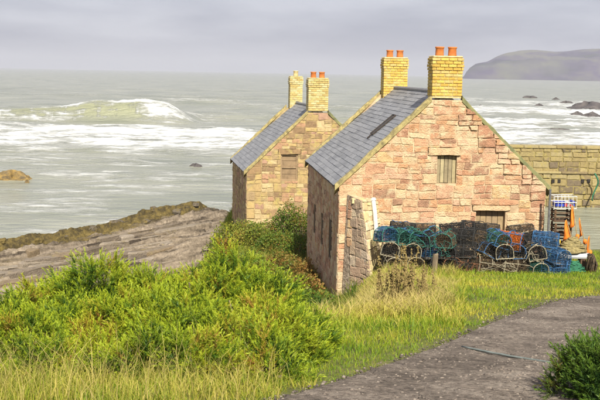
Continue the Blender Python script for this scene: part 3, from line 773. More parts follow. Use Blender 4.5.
def cottage(name, label, O, th, w, L_, ze, za, gable_holes, side_holes, stone, stone_j, mortar, seed, band, cell, joined_slates, rows, cols_, skip=None, step=None):
    """local axes: x across the gable, y along the house, z up; heights are world heights minus O.z"""
    rg = random.Random(seed)
    root = empty(name, O, th); tag(root, label, 'cottage')
    zg = za+.30; kg = (zg-ze)/(w/2); cwh = .45     # the gables stand a little proud of the slates and carry the stacks
    gp = [(0,0),(w,0),(w,ze-.05),(w/2+cwh,zg-kg*cwh-.05),(w/2-cwh,zg-kg*cwh-.05),(0,ze-.05)]
    gw = panel(gp, gable_holes, lambda a, z, o: (a, -o+.0, z), 0.30, 'gable_wall', mortar, root)
    polys = layout(gp, gable_holes, rg, band, cell)
    if step:        # the gable was raised once: stones above the old right hand verge stand proud
        cst = ze-.05+kg*w-kg*step; inner = []; outer = []
        for P in polys:
            ca, cz_ = sum(p[0] for p in P)/len(P), sum(p[1] for p in P)/len(P)
            (outer if ca > w/2+.5 and kg*ca+cz_ > cst else inner).append(P)
        build_stones(inner, lambda a, z, o: (a, -o, z), rg, stone, gw, limit=230, mat_j=stone_j)
        build_stones(outer, lambda a, z, o: (a, -o-(.038 if o > -.05 else 0), z), rg, stone, gw, limit=65, mat_j=stone_j)
    else: build_stones(polys, lambda a, z, o: (a, -o, z), rg, stone, gw, mat_j=stone_j)
    sp = [(0.30,0),(L_,0),(L_,ze-.05),(0.30,ze-.05)]
    sw = panel(sp, side_holes, lambda a, z, o: (-o, a, z), 0.30, 'side_wall', mortar, root)
    polys = layout([(0.02,0),(L_,0),(L_,ze-.05),(.02,ze-.05)], side_holes, rg, band, cell)
    build_stones(polys, lambda a, z, o: (-o, a, z), rg, stone_j, sw, 'stone', True)
    sw2 = panel(sp, [], lambda a, z, o: (w+o, a, z), 0.30, 'side_wall', mortar, root)
    polys = layout([(0.02,0),(L_,0),(L_,ze-.05),(.02,ze-.05)], [], rg, (0.5,0.7), (0.6,1.2))
    build_stones(polys, lambda a, z, o: (w+o, a, z), rg, stone_j, sw2, 'stone', True)
    bg_ = prism(MB(), [(0.3,0),(w-.3,0),(w-.3,ze-.05),(w/2+cwh,zg-kg*cwh-.08),(w/2-cwh,zg-kg*cwh-.08),(.3,ze-.05)], L_-.30, L_-.002).build('rear_gable_wall', mortar, root)
    MB().box(.32, w-.32, .32, L_-.32, 0.0, ze-.1).build('dark_interior', mt['dark'], root)
    # roof
    over = 0.10; k = (za-ze)/(w/2)
    zo = ze-over*k
    roof = prism(MB(), [(-over,zo-.06),(-over,zo),(w/2,za),(w+over,zo),(w+over,zo-.06),(w/2,za-.16)], 0.05, L_-.02).build('roof', mt['roof_base'], root)
    slates(roof, w, L_, zo, za, over, rows, cols_, rg, joined_slates, skip=skip)
    # right slope, plainer: it faces away
    prism(MB(), [(w/2+.0,za+.004),(w/2,za+.03),(w+over+.02,zo+.012),(w+over+.02,zo-.014)], 0.12, L_-.12).build('slate_slope', mt['slate_j'], roof)
    MB().tube([(w/2, .16, za+.035), (w/2, L_-.16, za+.035)], .07, 8).build('ridge', mt['slate_j'], roof)
    # verges: uneven cement copings laid piece by piece
    for side in (0, 1):
        for (v0, v1, vm) in ((-0.05, 0.17, mt['verge'] if side == 0 else mt['verge_moss']), (L_-.15, L_+.05, mt['verge'])):
            n_ = 46; V = []; Fc = []; sd_ = rg.uniform(0,99)
            u0, u1 = -over-.03, w/2-cwh+.02
            for q in range(n_+1):
                f = q/n_; uu = u0+(u1-u0)*f; zz = zo-.03+kg*(uu-u0)*.0+(zg-kg*cwh-(zo-.03))*f
                if side: uu = w-uu
                nz_ = lambda k_: (float(fbm(np.array([f*16+sd_+k_*9]), np.array([0.0]), 7, 3)[0])-.5)
                t0 = .065+.07*nz_(0); wa, wb_ = .05*nz_(1), .07*nz_(2)
                V += [(uu,v0+wa,zz-.09),(uu,v0+wa,zz+t0-.03),(uu,v0+wa+.03,zz+t0),(uu,v1+wb_-.04,zz+t0),(uu,v1+wb_,zz+t0-.05),(uu,v1+wb_,zz-.25)]
            for q in range(n_):
                for k_ in range(6): Fc.append((q*6+k_, q*6+(k_+1)%6, (q+1)*6+(k_+1)%6, (q+1)*6+k_))
            Fc += [(0,1,2,3,4,5), tuple(n_*6+k_ for k_ in (5,4,3,2,1,0))]
            mb = MB().add(V, Fc)
            mb.build('verge_coping', vm, roof)
    return root, roof, rg

# ---- near cottage
TH1 = math.radians(5.7); D1 = 27.6; W1 = 5.9; L1 = 8.1
c0 = at(339.5, 183, D1)
O1 = Vector((c0.x, c0.y, 2.3)); ze1 = c0.z-O1.z; za1 = ze1+2.52
cs, sn = math.cos(TH1), math.sin(TH1)
def gable_uv(px, py, O, th):
    """photo pixel -> (u, z) on the gable plane of a house"""
    d = Fv+Rv*((px-300)/F_PX)+Uv*((200-py)/F_PX)
    nrm = Vector((-math.sin(th), math.cos(th), 0)); e = Vector((math.cos(th), math.sin(th), 0))
    k = (Vector(O)-CAM).dot(nrm)/d.dot(nrm); p = CAM+d*k
    return (p-Vector(O)).dot(e), p.z-O[2]
def rect_uv(x0, y0, x1, y1, O, th):
    a = gable_uv(x0, y1, O, th); b_ = gable_uv(x1, y0, O, th); return (a[0], b_[0], a[1], b_[1])
win1 = rect_uv(436.5, 156, 457, 183.5, O1, TH1)
door1 = rect_uv(474, 211, 505.5, 262, O1, TH1)
lint_w = (win1[0]-.28, win1[1]+.10, win1[3], win1[3]+.24)
lint_d = (door1[0]-.12, door1[1]+.14, door1[3], door1[3]+.16)
sideh = [(1.35,2.0,ze1-2.45,ze1-1.25),(3.4,3.95,ze1-2.4,ze1-1.35),(5.5,6.05,ze1-2.35,ze1-1.35)]
def skip1(r, v): return False
near, near_roof, rg1 = cottage('stone_cottage', 'near cottage of pink rubble stone with slate roof and two bright yellow chimneys',
    O1, TH1, W1, L1, ze1, za1, [win1, door1, lint_w, lint_d], sideh, mt['stone_pink'], mt['stone_pink_j'], mt['mortar_pink'], 11, (0.27,0.44), (0.26,0.68), False, 25, 11, skip1, .62)
gw1 = [o for o in near.children if o.name.startswith('gable_wall')][0]
for r_, nm in ((lint_w, 'lintel'), (lint_d, 'lintel')):
    V, Fc = stone_geo([(r_[0]+.0,r_[2]),(r_[1],r_[2]),(r_[1],r_[3]),(r_[0],r_[3])], rg1, joint=.012, out=.05, back=.18)
    MB().add([(a, -o, z) for a, z, o in V], Fc).build(nm, mt['stone_pink'], gw1)
def boarded(parent, r, n_, mat, name, depth=0.09, horiz=False, rail=True):
    x0, x1, z0, z1 = r
    bk = MB().box(x0, x1, depth+.03, depth+.05, z0, z1).build(name, mt['dark'], parent)
    for q in range(n_):
        rr = rg1.uniform(-.006,.006)
        if not horiz:
            a0, a1 = x0+(x1-x0)*q/n_+.006, x0+(x1-x0)*(q+1)/n_-.006
            MB().bbox(a0, a1, depth+rr, depth+.028+rr, z0+rg1.uniform(0,.02), z1-rg1.uniform(0,.02), .004).build('plank', mat, bk)
        else:
            a0, a1 = z0+(z1-z0)*q/n_+.006, z0+(z1-z0)*(q+1)/n_-.006
            MB().bbox(x0+.05, x1-.05, depth+rr, depth+.028+rr, a0, a1, .004).build('plank', mat, bk)
    return bk
boarded(near, win1, 5, mt['board'], 'window')
boarded(near, door1, 5, mt['door'], 'door', 0.16)
for h in sideh:     # boarded side windows in the long wall
    wv = MB().box(.015, .04, h[0], h[1], h[2], h[3]).build('window', mt['dark'], near)
    MB().bbox(.0, .014, (h[0]+h[1])/2-.025, (h[0]+h[1])/2+.025, h[2], h[3], .004).build('mullion', mt['red_wood'], wv)
    MB().bbox(-.04, .014, h[0]-.05, h[1]+.05, h[3], h[3]+.16, .012).build('lintel', mt['stone_pink'], wv)
k1 = (za1-ze1)/(W1/2)
def at_apex(px_top, O, th, u, v):
    p = Vector(O)+Vector((math.cos(th)*u-math.sin(th)*v, math.sin(th)*u+math.cos(th)*v, 0))
    return at(300, px_top, p.y).z-O[2]
zt_f = gable_uv(448, 57.5, O1, TH1)[1]
chimney(near, W1/2, 0.295, za1-.13, zt_f, 0.86, 0.60, mt['brick'], rg1)
chimney(near, W1/2, L1-.32, za1-.5, zt_f+.06, 0.86, 0.60, mt['brick'], rg1)
# rooflight
slope_d = Vector((W1/2+.1, 0, za1-(ze1-.1*k1))).normalized(); nrm_r = Vector((-slope_d.z, 0, slope_d.x))
rl = empty('rooflight', (0,0,0)); rl.parent = near_roof
Mx = Matrix((Vector((0,1,0)), slope_d, nrm_r)).transposed().to_4x4()
rl.matrix_local = Matrix.Translation(Vector((-.1,0,ze1-.1*k1))+slope_d*1.95+Vector((0, 2.55, 0))+nrm_r*.035) @ Mx
MB().bbox(0,.34,0,.86,0,.02,.004).build('pane', mt['glass'], rl)
fr = MB()
for a in ((-.03,.0,-.03,.89),(.34,.37,-.03,.89),(.0,.34,-.03,.0),(.0,.34,.86,.89)): fr.bbox(a[0],a[1],a[2],a[3],0,.045,.006)
fr.build('frame', mt['iron'], rl)
MB().tube([(.02,-.22,.03),(.02,-.04,.04)], .022, 6).build('stay_bar', mt['iron'], rl)

# ---- far cottage
TH2 = math.radians(9.1); D2 = 41.7; W2 = 5.95; L2 = 6.5
c0 = at(247, 170, D2)
O2 = Vector((c0.x, c0.y, 1.9)); ze2 = c0.z-O2.z; za2 = ze2+2.62
win2 = rect_uv(280.5, 154.5, 298, 181, O2, TH2)
lint2 = (win2[0]-.12, win2[1]+.14, win2[3], win2[3]+.22)
far_, far_roof, rg2 = cottage('stone_cottage', 'smaller looking far cottage of ochre rubble stone behind the pink cottage by the sea',
    O2, TH2, W2, L2, ze2, za2, [win2, lint2], [], mt['stone_ochre'], mt['stone_ochre_j'], mt['mortar_ochre'], 23, (0.29,0.47), (0.29,0.72), True, 22, 10)
gw2 = [o for o in far_.children if o.name.startswith('gable_wall')][0]
V, Fc = stone_geo([(lint2[0],lint2[2]),(lint2[1],lint2[2]),(lint2[1],lint2[3]),(lint2[0],lint2[3])], rg2, joint=.012, out=.05, back=.18)
MB().add([(a, -o, z) for a, z, o in V], Fc).build('lintel', mt['stone_ochre'], gw2)
wb = boarded(far_, win2, 4, mt['red_wood'], 'window', .10, True)
fr = MB(); x0, x1, z0, z1 = win2
for a in ((x0,x0+.06,z0,z1),(x1-.06,x1,z0,z1),(x0+.06,x1-.06,z0,z0+.06),(x0+.06,x1-.06,z1-.06,z1),(x0+.06,x1-.06,(z0+z1)/2-.03,(z0+z1)/2+.03)): fr.bbox(a[0],a[1],.05,.097,a[2],a[3],.005)
fr.build('frame', mt['red_wood'], wb)
zt2 = gable_uv(318, 79, O2, TH2)[1]
chimney(far_, W2/2, .295, za2-.13, zt2, .86, .6, mt['brick_pale'], rg2)
chimney(far_, W2/2-.03, L2-.32, za2-.5, zt2+.04, .62, .55, mt['brick_pale'], rg2, 1, pot=mt['brick_mortar'])

# ---- ruined wall stub at the near cottage's front left corner
A_ = O1+Vector((cs*.12, sn*.12, 0))
stub = empty('ruined_wall', (A_.x, A_.y, O1.z), TH1)
tag(stub, 'broken stub of harled rubble wall at the front left corner of the pink cottage', 'wall')
hT = at(349, 196, 27.2).z-O1.z
# plan (local): a = corner on the gable, b = front edge, c = right end on the gable
def stub_pt(f, k):   # f: 0 base 1 top
    base = {'a': (0.0,-.06), 'b': (.80,-1.35), 'c': (1.42,-.07)}[k]
    top = {'a': (0.10,-.06), 'b': (.42,-.50), 'c': (.90,-.07)}[k]
    return (base[0]+(top[0]-base[0])*f, base[1]+(top[1]-base[1])*f)
mb = MB(); nlev = 9
for j in range(nlev):
    f = j/(nlev-1); z = hT*f
    for k in 'abc':
        x_, y_ = stub_pt(f, k); mb.v.append((x_+rnd.uniform(-.02,.02)*(k != 'a'), y_+(rnd.uniform(-.03,.03) if k == 'b' else 0), z-(.12 if (j == nlev-1 and k != 'a') else 0))); mb.t.append(.5)
for j in range(nlev-1):
    for q in range(3):
        q2 = (q+1) % 3; mb.f.append((j*3+q, j*3+q2, (j+1)*3+q2, (j+1)*3+q))
mb.f.append(tuple((nlev-1)*3+q for q in range(3)))
core = mb.build('harled_core', mt['harl'], stub); core.data.materials.append(mt['mortar_pink'])
for q, pf in enumerate(core.data.polygons): pf.material_index = 0 if (q < (nlev-1)*3 and q % 3 == 0) else 1
def face_map(p, q):
    def fm(a, z, o):
        f = z/hT
        P, Qp = stub_pt(f, p), stub_pt(f, q)
        ex, ey = Qp[0]-P[0], Qp[1]-P[1]; l_ = math.hypot(ex, ey); nx_, ny_ = ey/l_, -ex/l_
        return (P[0]+ex*a+nx_*o, P[1]+ey*a+ny_*o, z)
    return fm
fmb = face_map('b', 'c')
polys = layout([(0,0.3),(1.15,.3),(1.15,hT-.1),(0,hT-.1)], [], rnd, (.20,.32), (.3,.65), .3, .02)
polys = [[(a/1.15, z) for a, z in P] for P in polys]
for P in polys:
    V, Fc = stone_geo([(a*1.1, z) for a, z in P], rnd, .006, .045, .08, .03)
    MB().add([fmb(a/1.1, z, o) for a, z, o in V], Fc).build('stone', mt['stone_yellow'], stub)
fma = face_map('a', 'b')
mt['stone_grey'] = piece_mat('stone_grey_beige', [(0.44,0.34,0.24),(0.38,0.28,0.19),(0.48,0.38,0.28),(0.42,0.29,0.20),(0.34,0.25,0.18)], 'object', (0.50,0.41,0.28), 0.5, (0.12,0.09,0.06), .95, 6, 1.0, .04)
for P in layout([(.36,0.2),(1.5,.2),(1.5,hT-.1),(.36,hT-.1)], [(.1,.36,hT-1.5,hT)], rnd, (.26,.42), (.28,.62), .3, .03):
    V, Fc = stone_geo(P, rnd, .006, .022, .05, .03)
    MB().add([fma(a/1.5, z, o) for a, z, o in V], Fc).build('stone', mt['stone_grey'], stub)
for q in range(5):      # dressed pink stones left in the harled face
    z0 = hT-.15-(q+1)*.26
    V, Fc = stone_geo([(.10,z0),(.34,z0),(.34,z0+.25),(.10,z0+.25)], rnd, .004, .018, .05, .01)
    MB().add([fma(a, z, o) for a, z, o in V], Fc).build('quoin_stone', mt['stone_pink'], stub)
for q in range(5):      # loose stones along the broken top
    f = .22+.62*q/4; pa = stub_pt(1, 'a'); pc = stub_pt(1, 'c'); pb = stub_pt(1, 'b')
    cx = pa[0]+(pc[0]-pa[0])*f+rnd.uniform(-.03,.03); cy = (pa[1]+pb[1])/2*(1-abs(f-.5))+rnd.uniform(-.05,.03)
    s_ = rnd.uniform(.07,.12); cz = hT-.12-.10*f
    V, Fc = stone_geo([(cx-s_,cz-.1),(cx+s_,cz-.1),(cx+s_,cz+s_*.9),(cx-s_,cz+s_*.9)], rnd, .008, .07, .12, .03)
    MB().add([(a, cy-o, z) for a, z, o in V], Fc).build('stone', mt['stone_yellow'], stub)

# ------------------------------------------------------------------ harbour wall
YH = 69.0; XA, XB = 8.0, 34.0
hw = empty('harbour_wall', (XA, YH, 0), math.radians(2)); tag(hw, 'yellow lichened stone harbour wall across the water behind the cottage', 'wall')
ztop = at(560, 146.5, YH).z
zl = at(560, 174, YH).z
LW = XB-XA
rgh = random.Random(5)
body = MB().box(0, LW, 0.0, 2.0, -1.5, zl).build('wall_base', mt['mortar_harbour'], hw)
par = MB().box(0, LW, 0.25, 1.4, zl, ztop-.03).build('parapet', mt['mortar_harbour'], hw)
conv = [(0,-.3),(LW,-.3),(LW,zl-.02),(0,zl-.02)]
build_stones(layout(conv, [], rgh, (.75,.95), (1.0,2.1), .3, .02), lambda a, z, o: (a, -o, z), rgh, mt['harbour'], body, joint=.03, out=.06, rough=.03)
conv = [(0,zl+.02),(LW,zl+.02),(LW,ztop-.2),(0,ztop-.2)]
build_stones(layout(conv, [], rgh, (.62,.8), (.9,1.9), .3, .02), lambda a, z, o: (a, .25-o, z), rgh, mt['harbour'], par, joint=.03, out=.06, rough=.03)
x_ = 0
while x_ < LW:
    w_ = rgh.uniform(.7,1.5); MB().bbox(x_+.01, min(x_+w_,LW)-.01, .15, 1.5, ztop-.19, ztop+rgh.uniform(-.02,.02), .03).build('coping_stone', mt['harbour'], hw); x_ += w_
x_ = 0
while x_ < LW:
    w_ = rgh.uniform(.9,1.9); MB().bbox(x_+.01, min(x_+w_,LW)-.01, -.14, .24, zl-.02, zl+.14+rgh.uniform(-.01,.01), .03).build('ledge_stone', mt['harbour'], hw); x_ += w_
for px in (554, 560, 584, 590):
    p = at(px, 181.5, YH); lx = p.x-XA
    MB().box(lx-.10, lx+.10, -.13, -.05, p.z-.12, p.z+.12).build('drain_hole', mt['dark'], hw)
mt['rope_green'] = plain_mat('green_rope', (0.04,0.19,0.10), (0.02,0.10,0.06), 9)
p = at(592.5, 177, YH); pts = []
for q in range(12):
    f = q/11; pts.append((p.x+.22*math.sin(f*5)+.15*f, YH-.45-.05*math.sin(f*9)+.6*0, p.z+.3-1.9*f))
ro = MB().tube(pts, .055, 6).build('hanging_rope', mt['rope_green'], None, True); tag(ro, 'green rope hanging down the yellow harbour wall at right', 'rope')

# ------------------------------------------------------------------ lobster creels
mt['net_black'] = plain_mat('black_netting', (0.035,0.033,0.03), (0.015,0.015,0.015), 20)
mt['net_brown'] = plain_mat('weathered_netting', (0.13,0.09,0.05), (0.03,0.024,0.018), 14)
mt['net_blue'] = plain_mat('blue_netting', (0.04,0.14,0.30), (0.012,0.025,0.05), 14)
mt['net_green'] = plain_mat('green_netting', (0.03,0.13,0.10), (0.012,0.03,0.025), 14)
mt['net_orange'] = plain_mat('orange_netting', (0.72,0.20,0.03), (0.40,0.10,0.02), 14)
mt['rope_pale'] = plain_mat('pale_rope', (0.42,0.38,0.27), (0.14,0.12,0.08), 18)
mt['rope_teal'] = plain_mat('teal_rope', (0.04,0.22,0.17), (0.02,0.04,0.035), 22)
mt['rope_blue'] = plain_mat('blue_rope', (0.05,0.17,0.38), (0.025,0.05,0.10), 22)
mt['rope_black'] = plain_mat('black_rubber', (0.04,0.04,0.04), (0.02,0.02,0.02), 25)
mt['rope_rust'] = plain_mat('rusty_frame', (0.22,0.09,0.04), (0.10,0.05,0.03), 25)
mt['slat'] = piece_mat('creel_slat', [(0.30,0.24,0.15),(0.22,0.18,0.12),(0.35,0.29,0.19)], 'object', None, 0, (0.08,0.07,0.05), .9, 8, .4, .01)
CW, CL, CH = 0.47, 0.66, 0.38
def dsec(k, r=1.0):
    """k in 0..1 round the arch from right foot to left foot"""
    if k < .18: return (CW/2*r, CH*.42*k/.18*r)
    if k > .82: return (-CW/2*r, CH*.42*(1-k)/.18*r)
    a = math.pi*(k-.18)/.64
    return (CW/2*math.cos(a)*r, (CH*.42+CH*.58*math.sin(a)**.85)*r)
def creel_meshes(seed):
    rg = random.Random(seed); out = {}
    f = MB(); hoop = [dsec(k/16) for k in range(17)]
    ys_ = [-CL/2, 0, CL/2]
    for y_ in ys_:
        sk = rg.uniform(-.015,.015)
        f.tube([(x_+sk*z/.3, y_+rg.uniform(-.006,.006), z+.02) for x_, z in hoop], .0115 if y_ else .010, 5)
    f.tube([(-CW/2,-CL/2,.02),(CW/2,-CL/2,.02),(CW/2,CL/2,.02),(-CW/2,CL/2,.02),(-CW/2,-CL/2,.02)], .0115, 5)
    for k in (.26,.5,.74):
        x_, z = dsec(k); f.tube([(x_,-CL/2,z+.02),(x_,0,z+.02+rg.uniform(-.01,.01)),(x_,CL/2,z+.02)], .010, 4)
    out['frame'] = f
    n = MB()
    nk, nl = 24, 17
    for k in range(nk+1):      # along
        x_, z = dsec(k/nk, .985); n.tube([(x_+rg.uniform(-.006,.006), -CL/2+CL*q/5, z+.02-.014*math.sin(q/5*math.pi*2)**2+rg.uniform(-.005,.005)) for q in range(6)], .0045, 3, caps=False)
    for l_ in range(1, nl):
        y_ = -CL/2+CL*l_/nl; sg = 1-.045*abs(math.sin(l_/nl*2*math.pi))
        n.tube([(dsec(k/12, sg)[0], y_+rg.uniform(-.008,.008), dsec(k/12, sg)[1]+.02) for k in range(13)], .0045, 3, caps=False)
    for e in (-1, 1):          # end panels with a funnel entrance ring
        for k in range(1, 10):
            x_ = -CW/2+CW*k/10; zt_ = CH*.42+CH*.58*math.sqrt(max(0, 1-(2*x_/CW)**2))
            n.tube([(x_, e*CL/2, .02), (x_+rg.uniform(-.01,.01), e*(CL/2-.03), zt_*.5), (x_, e*CL/2, zt_+.015)], .0045, 3, caps=False)
        for k in range(1, 7):
            z = CH*k/7; hw_ = CW/2 if z < CH*.42 else CW/2*math.sqrt(max(0, 1-((z-CH*.42)/(CH*.58))**2))
            n.tube([(-hw_, e*CL/2, z+.02), (0, e*(CL/2-.03), z+.02+rg.uniform(-.01,.01)), (hw_, e*CL/2, z+.02)], .0045, 3, caps=False)
    for q in range(10):        # a fold of inner netting (parlour wall)
        x_ = -CW*.4+CW*.8*q/9
        n.tube([(x_, .02, .03), (x_*.7, .06, CH*.5), (x_*.6, .0, CH*.8)], .0045, 3, caps=False)
    for q in range(80):        # slack and torn strands
        k0, k1 = rg.random(), rg.random(); y0, y1 = rg.uniform(-.5,.5)*CL, rg.uniform(-.5,.5)*CL
        a_, b__ = dsec(k0, .97), dsec(k1, .97)
        n.tube([(a_[0],y0,a_[1]+.02), ((a_[0]+b__[0])/2+rg.uniform(-.08,.08), (y0+y1)/2, (a_[1]+b__[1])/2*rg.uniform(.5,.95)+.02), (b__[0],y1,b__[1]+.02)], .0055, 3, caps=False)
    out['netting'] = n
    s = MB()
    for q in range(6):
        x_ = -CW/2+.03+(CW-.06)*q/5; s.bbox(x_-.022, x_+.022, -CL/2, CL/2, .0, .018, .003, rg.random())
    out['floor'] = s
    e_ = MB(); ring = []
    for q in range(13):
        a = 2*math.pi*q/12; ring.append((CW/2-.03+.02*math.cos(a), -.16+.075*math.cos(a), .19+.075*math.sin(a)))
    e_.tube(ring, .010, 4, caps=False)
    out['entrance_ring'] = e_
    br = MB(); pts = [(.05,-CL/2-.01,CH*.96)]
    for q in range(1, 9): pts.append((.05+rg.uniform(-.1,.1), -CL/2+.08*q, CH+.03+rg.uniform(-.02,.02)))
    br.tube(pts, .011, 4); out['bridle_rope'] = br
    return out
CM = [creel_meshes(s) for s in (1, 2, 3)]
cache = {}
def creel_part(v, part, mat):
    key = (v, part, mat)
    if key not in cache:
        o = CM[v][part].build(part, mt[mat]); me = o.data; bpy.data.objects.remove(o); cache[key] = me
    return cache[key]
def creel(px, py, Y, label, frame, net, rope='rope_pale', rot=(0,0,0), sc=1.0, v=None):
    """px, py: where the middle of the base shows; Y: distance in the pile"""
    p = at(px, py, Y)
    o = empty('lobster_creel', p, rot=tuple(math.radians(a+j_*rnd.uniform(-1,1)) for a, j_ in zip(rot, (8,9,14)))); o.scale = (sc, sc, sc)
    tag(o, label, 'lobster creel', 'lobster creels piled against the gable')
    v = rnd.randrange(3) if v is None else v
    for part, m_ in (('frame', frame), ('netting', net), ('floor', 'slat'), ('entrance_ring', frame), ('bridle_rope', rope)):
        share(part, creel_part(v, part, m_), o)
    share('entrance_ring', creel_part(v, 'entrance_ring', frame), o, rot=(0,0,math.pi))
    return o
YF = 26.25
creels = [
 # bottom layer
 (392,269,YF,'pale roped creel in the bottom left corner of the pile','rope_pale','net_brown','rope_pale',(0,0,4)),
 (413,270,YF,'pale roped creel second from the left in the bottom layer','rope_pale','net_brown','rope_pale',(0,0,-5)),
 (432,270,YF+.1,'black creel in grass behind the wooden fence post','rope_black','net_black','rope_teal',(0,0,10)),
 (449,271,YF+.1,'rusty black creel at the bottom just right of the fence post','rope_rust','net_black','rope_pale',(0,0,-8)),
 (467,271,YF,'rust framed creel at the foot of the tangled black creels','rope_rust','net_brown','rope_black',(0,0,70)),
 (489,271,YF-.05,'pale framed creel lying side on below the blue slanted creel','rope_pale','net_brown','rope_pale',(0,0,86)),
 (514,272,YF-.05,'pale framed creel lying side on below the orange netted creel','rope_pale','net_brown','rope_pale',(0,0,93)),
 (534,274,YF-.1,'pale ringed creel facing out at the foot of the black leaning creel','rope_pale','net_green','rope_pale',(0,0,5)),
 (556,276,YF-.2,'bright blue netted creel lowest at the right end of the pile','rope_blue','net_blue','rope_pale',(0,0,60)),
 # second layer
 (391,255.5,YF+.02,'pale roped creel on top of the bottom left corner creel','rope_pale','net_black','rope_pale',(0,0,-4)),
 (409,257,YF+.02,'pale roped creel in second layer below the two teal framed creels','rope_pale','net_black','rope_pale',(3,4,3)),
 (427,257,YF+.12,'dark blue netted creel tucked under the teal creels beside the post','rope_black','net_blue','rope_blue',(0,0,15)),
 (446,257,YF+.12,'black creel under the rightmost teal framed creel','rope_black','net_black','rope_teal',(0,0,-10)),
 (464,257,YF+.05,'black netted creel in the middle of the tangled black creels','rope_black','net_black','rope_black',(0,6,78)),
 (484,255,YF+.03,'creel with blue roped frame leaning over in the middle of the pile','rope_blue','net_black','rope_blue',(0,38,20)),
 (502,258,YF,'pale roped creel facing out under the blue hooped creel','rope_pale','net_black','rope_pale',(0,0,2)),
 (518,258,YF+.1,'black creel with blue rope under the orange netted creel','rope_blue','net_black','rope_blue',(0,0,-12)),
 (535,260,YF-.02,'pale ringed creel with dark net below the black leaning creel','rope_pale','net_black','rope_pale',(0,-8,12)),
 (555,262,YF-.15,'blue netted creel second from the ground at the right end','rope_blue','net_blue','rope_pale',(0,0,35)),
 # third layer
 (386,242,YF+.12,'dark blue netted creel with teal rope nearest the ruined wall','rope_teal','net_blue','rope_blue',(0,12,22)),
 (399,243,YF+.15,'teal framed creel with dark net second from the ruined wall','rope_teal','net_green','rope_blue',(0,5,25)),
 (412,243.5,YF+.12,'teal framed green netted creel third from the ruined wall','rope_teal','net_green','rope_teal',(0,0,30)),
 (429,244,YF+.1,'teal framed creel on top just left above the fence post','rope_teal','net_black','rope_blue',(6,-8,-24)),
 (447,246,YF+.05,'rightmost teal framed creel on top next to the black creels','rope_teal','net_brown','rope_teal',(8,-10,-28)),
 (463,244,YF+.2,'black creel in the upper part of the tangled black creels','rope_black','net_black','rope_black',(0,0,65)),
 (476,244,YF+.3,'black creel on top left of the blue slanted creel','rope_black','net_brown','rope_black',(0,10,100)),
 (495,245.5,YF+.05,'blue hooped creel on top left of the orange netted creel','rope_blue','net_green','rope_blue',(0,14,34)),
 (510,245,YF+.18,'orange netted creel on top of the pile below the door','rope_blue','net_orange','rope_blue',(0,-22,62)),
 (529,247,YF+.15,'black netted creel leaning right between orange and blue creels','rope_black','net_black','rope_pale',(0,-30,-42)),
 (545,247,YF+.1,'light blue netted creel tilted on top at the right end','rope_blue','net_blue','rope_blue',(0,12,72)),
 # topmost
 (402,237.0,YF+.45,'black creel at the very top above the teal framed creels','rope_black','net_black','rope_blue',(0,0,80)),
 (423,238.5,YF+.5,'black creel at the back against the wall behind the teal creels','rope_black','net_brown','rope_pale',(0,0,88)),
 (453,237.5,YF+.45,'black creel topmost at the left of the tangled black heap','rope_black','net_black','rope_pale',(0,-6,95)),
 (472,236.5,YF+.5,'black creel topmost in the middle of the heap below the door','rope_black','net_black','rope_black',(0,0,88)),
 (486,238.5,YF+.55,'brown netted creel behind the blue hooped creel in front of the door','rope_black','net_brown','rope_black',(0,10,75)),
 (521,239.5,YF+.7,'dark creel at the back behind the black leaning creel','rope_black','net_brown','rope_pale',(0,0,80)),
]
for a in creels: creel(*a)
# second rank that the first one leans against
for i, px in enumerate((395, 440, 460, 505, 528)):
    where = ('ruined wall end', 'teal framed creels', 'black tangled creels', 'orange netted creel', 'black leaning creel')[i]
    creel(px, 267, YF+.85, 'black creel on the ground against the gable behind the %s' % where, 'rope_black', 'net_black', 'rope_black', (0,0,90))

def tangle(px, py, Y, w_, h_, n_, mat, label, seed):
    rr = random.Random(seed); p = at(px, py, Y); mb = MB(); pts = []
    for q in range(n_):
        a = q*.9+rr.uniform(-.5,.5)
        pts.append((w_/2*math.sin(a*.37)*rr.uniform(.6,1.1)+rr.uniform(-.05,.05), -.10*rr.random()+.05*math.sin(a), h_*(.5+.5*math.sin(a*.83+seed))*rr.uniform(.4,1.0)))
    P = []
    for i in range(len(pts)-1):
        for f in (0, .25, .5, .75):
            g_ = f*f*(3-2*f); P.append(tuple(pts[i][k]*(1-g_)+pts[i+1][k]*g_ for k in range(3)))
    mb.tube(P, .0065, 5); o = mb.build('tangled_rope', mat, None, True); o.location = p
    tag(o, label, 'rope', 'ropes tangled over the creels')
tangle(414, 247, YF-.25, .75, .35, 26, mt['rope_teal'], 'teal rope tangled over the left teal creels above the pale ones', 1)
tangle(440, 256, YF-.25, .55, .45, 24, mt['rope_teal'], 'teal rope hanging in loops behind the fence post', 2)
tangle(425, 236, YF-.1, .95, .20, 24, mt['rope_blue'], 'blue rope strung along the top of the teal creels', 3)
tangle(462, 266, YF-.3, .60, .45, 30, mt['rope_black'], 'black rope tangled over the black heap of creels', 4)
tangle(468, 272, YF-.35, .60, .25, 22, mt['rope_rust'], 'rusty orange rope lying at the foot of the black heap', 5)
tangle(500, 271, YF-.4, .85, .30, 30, mt['rope_pale'], 'pale rope tangled over the side lying pale creels', 6)
tangle(530, 262, YF-.35, .45, .45, 26, mt['rope_pale'], 'pale rope looped over the ringed creels at right', 7)
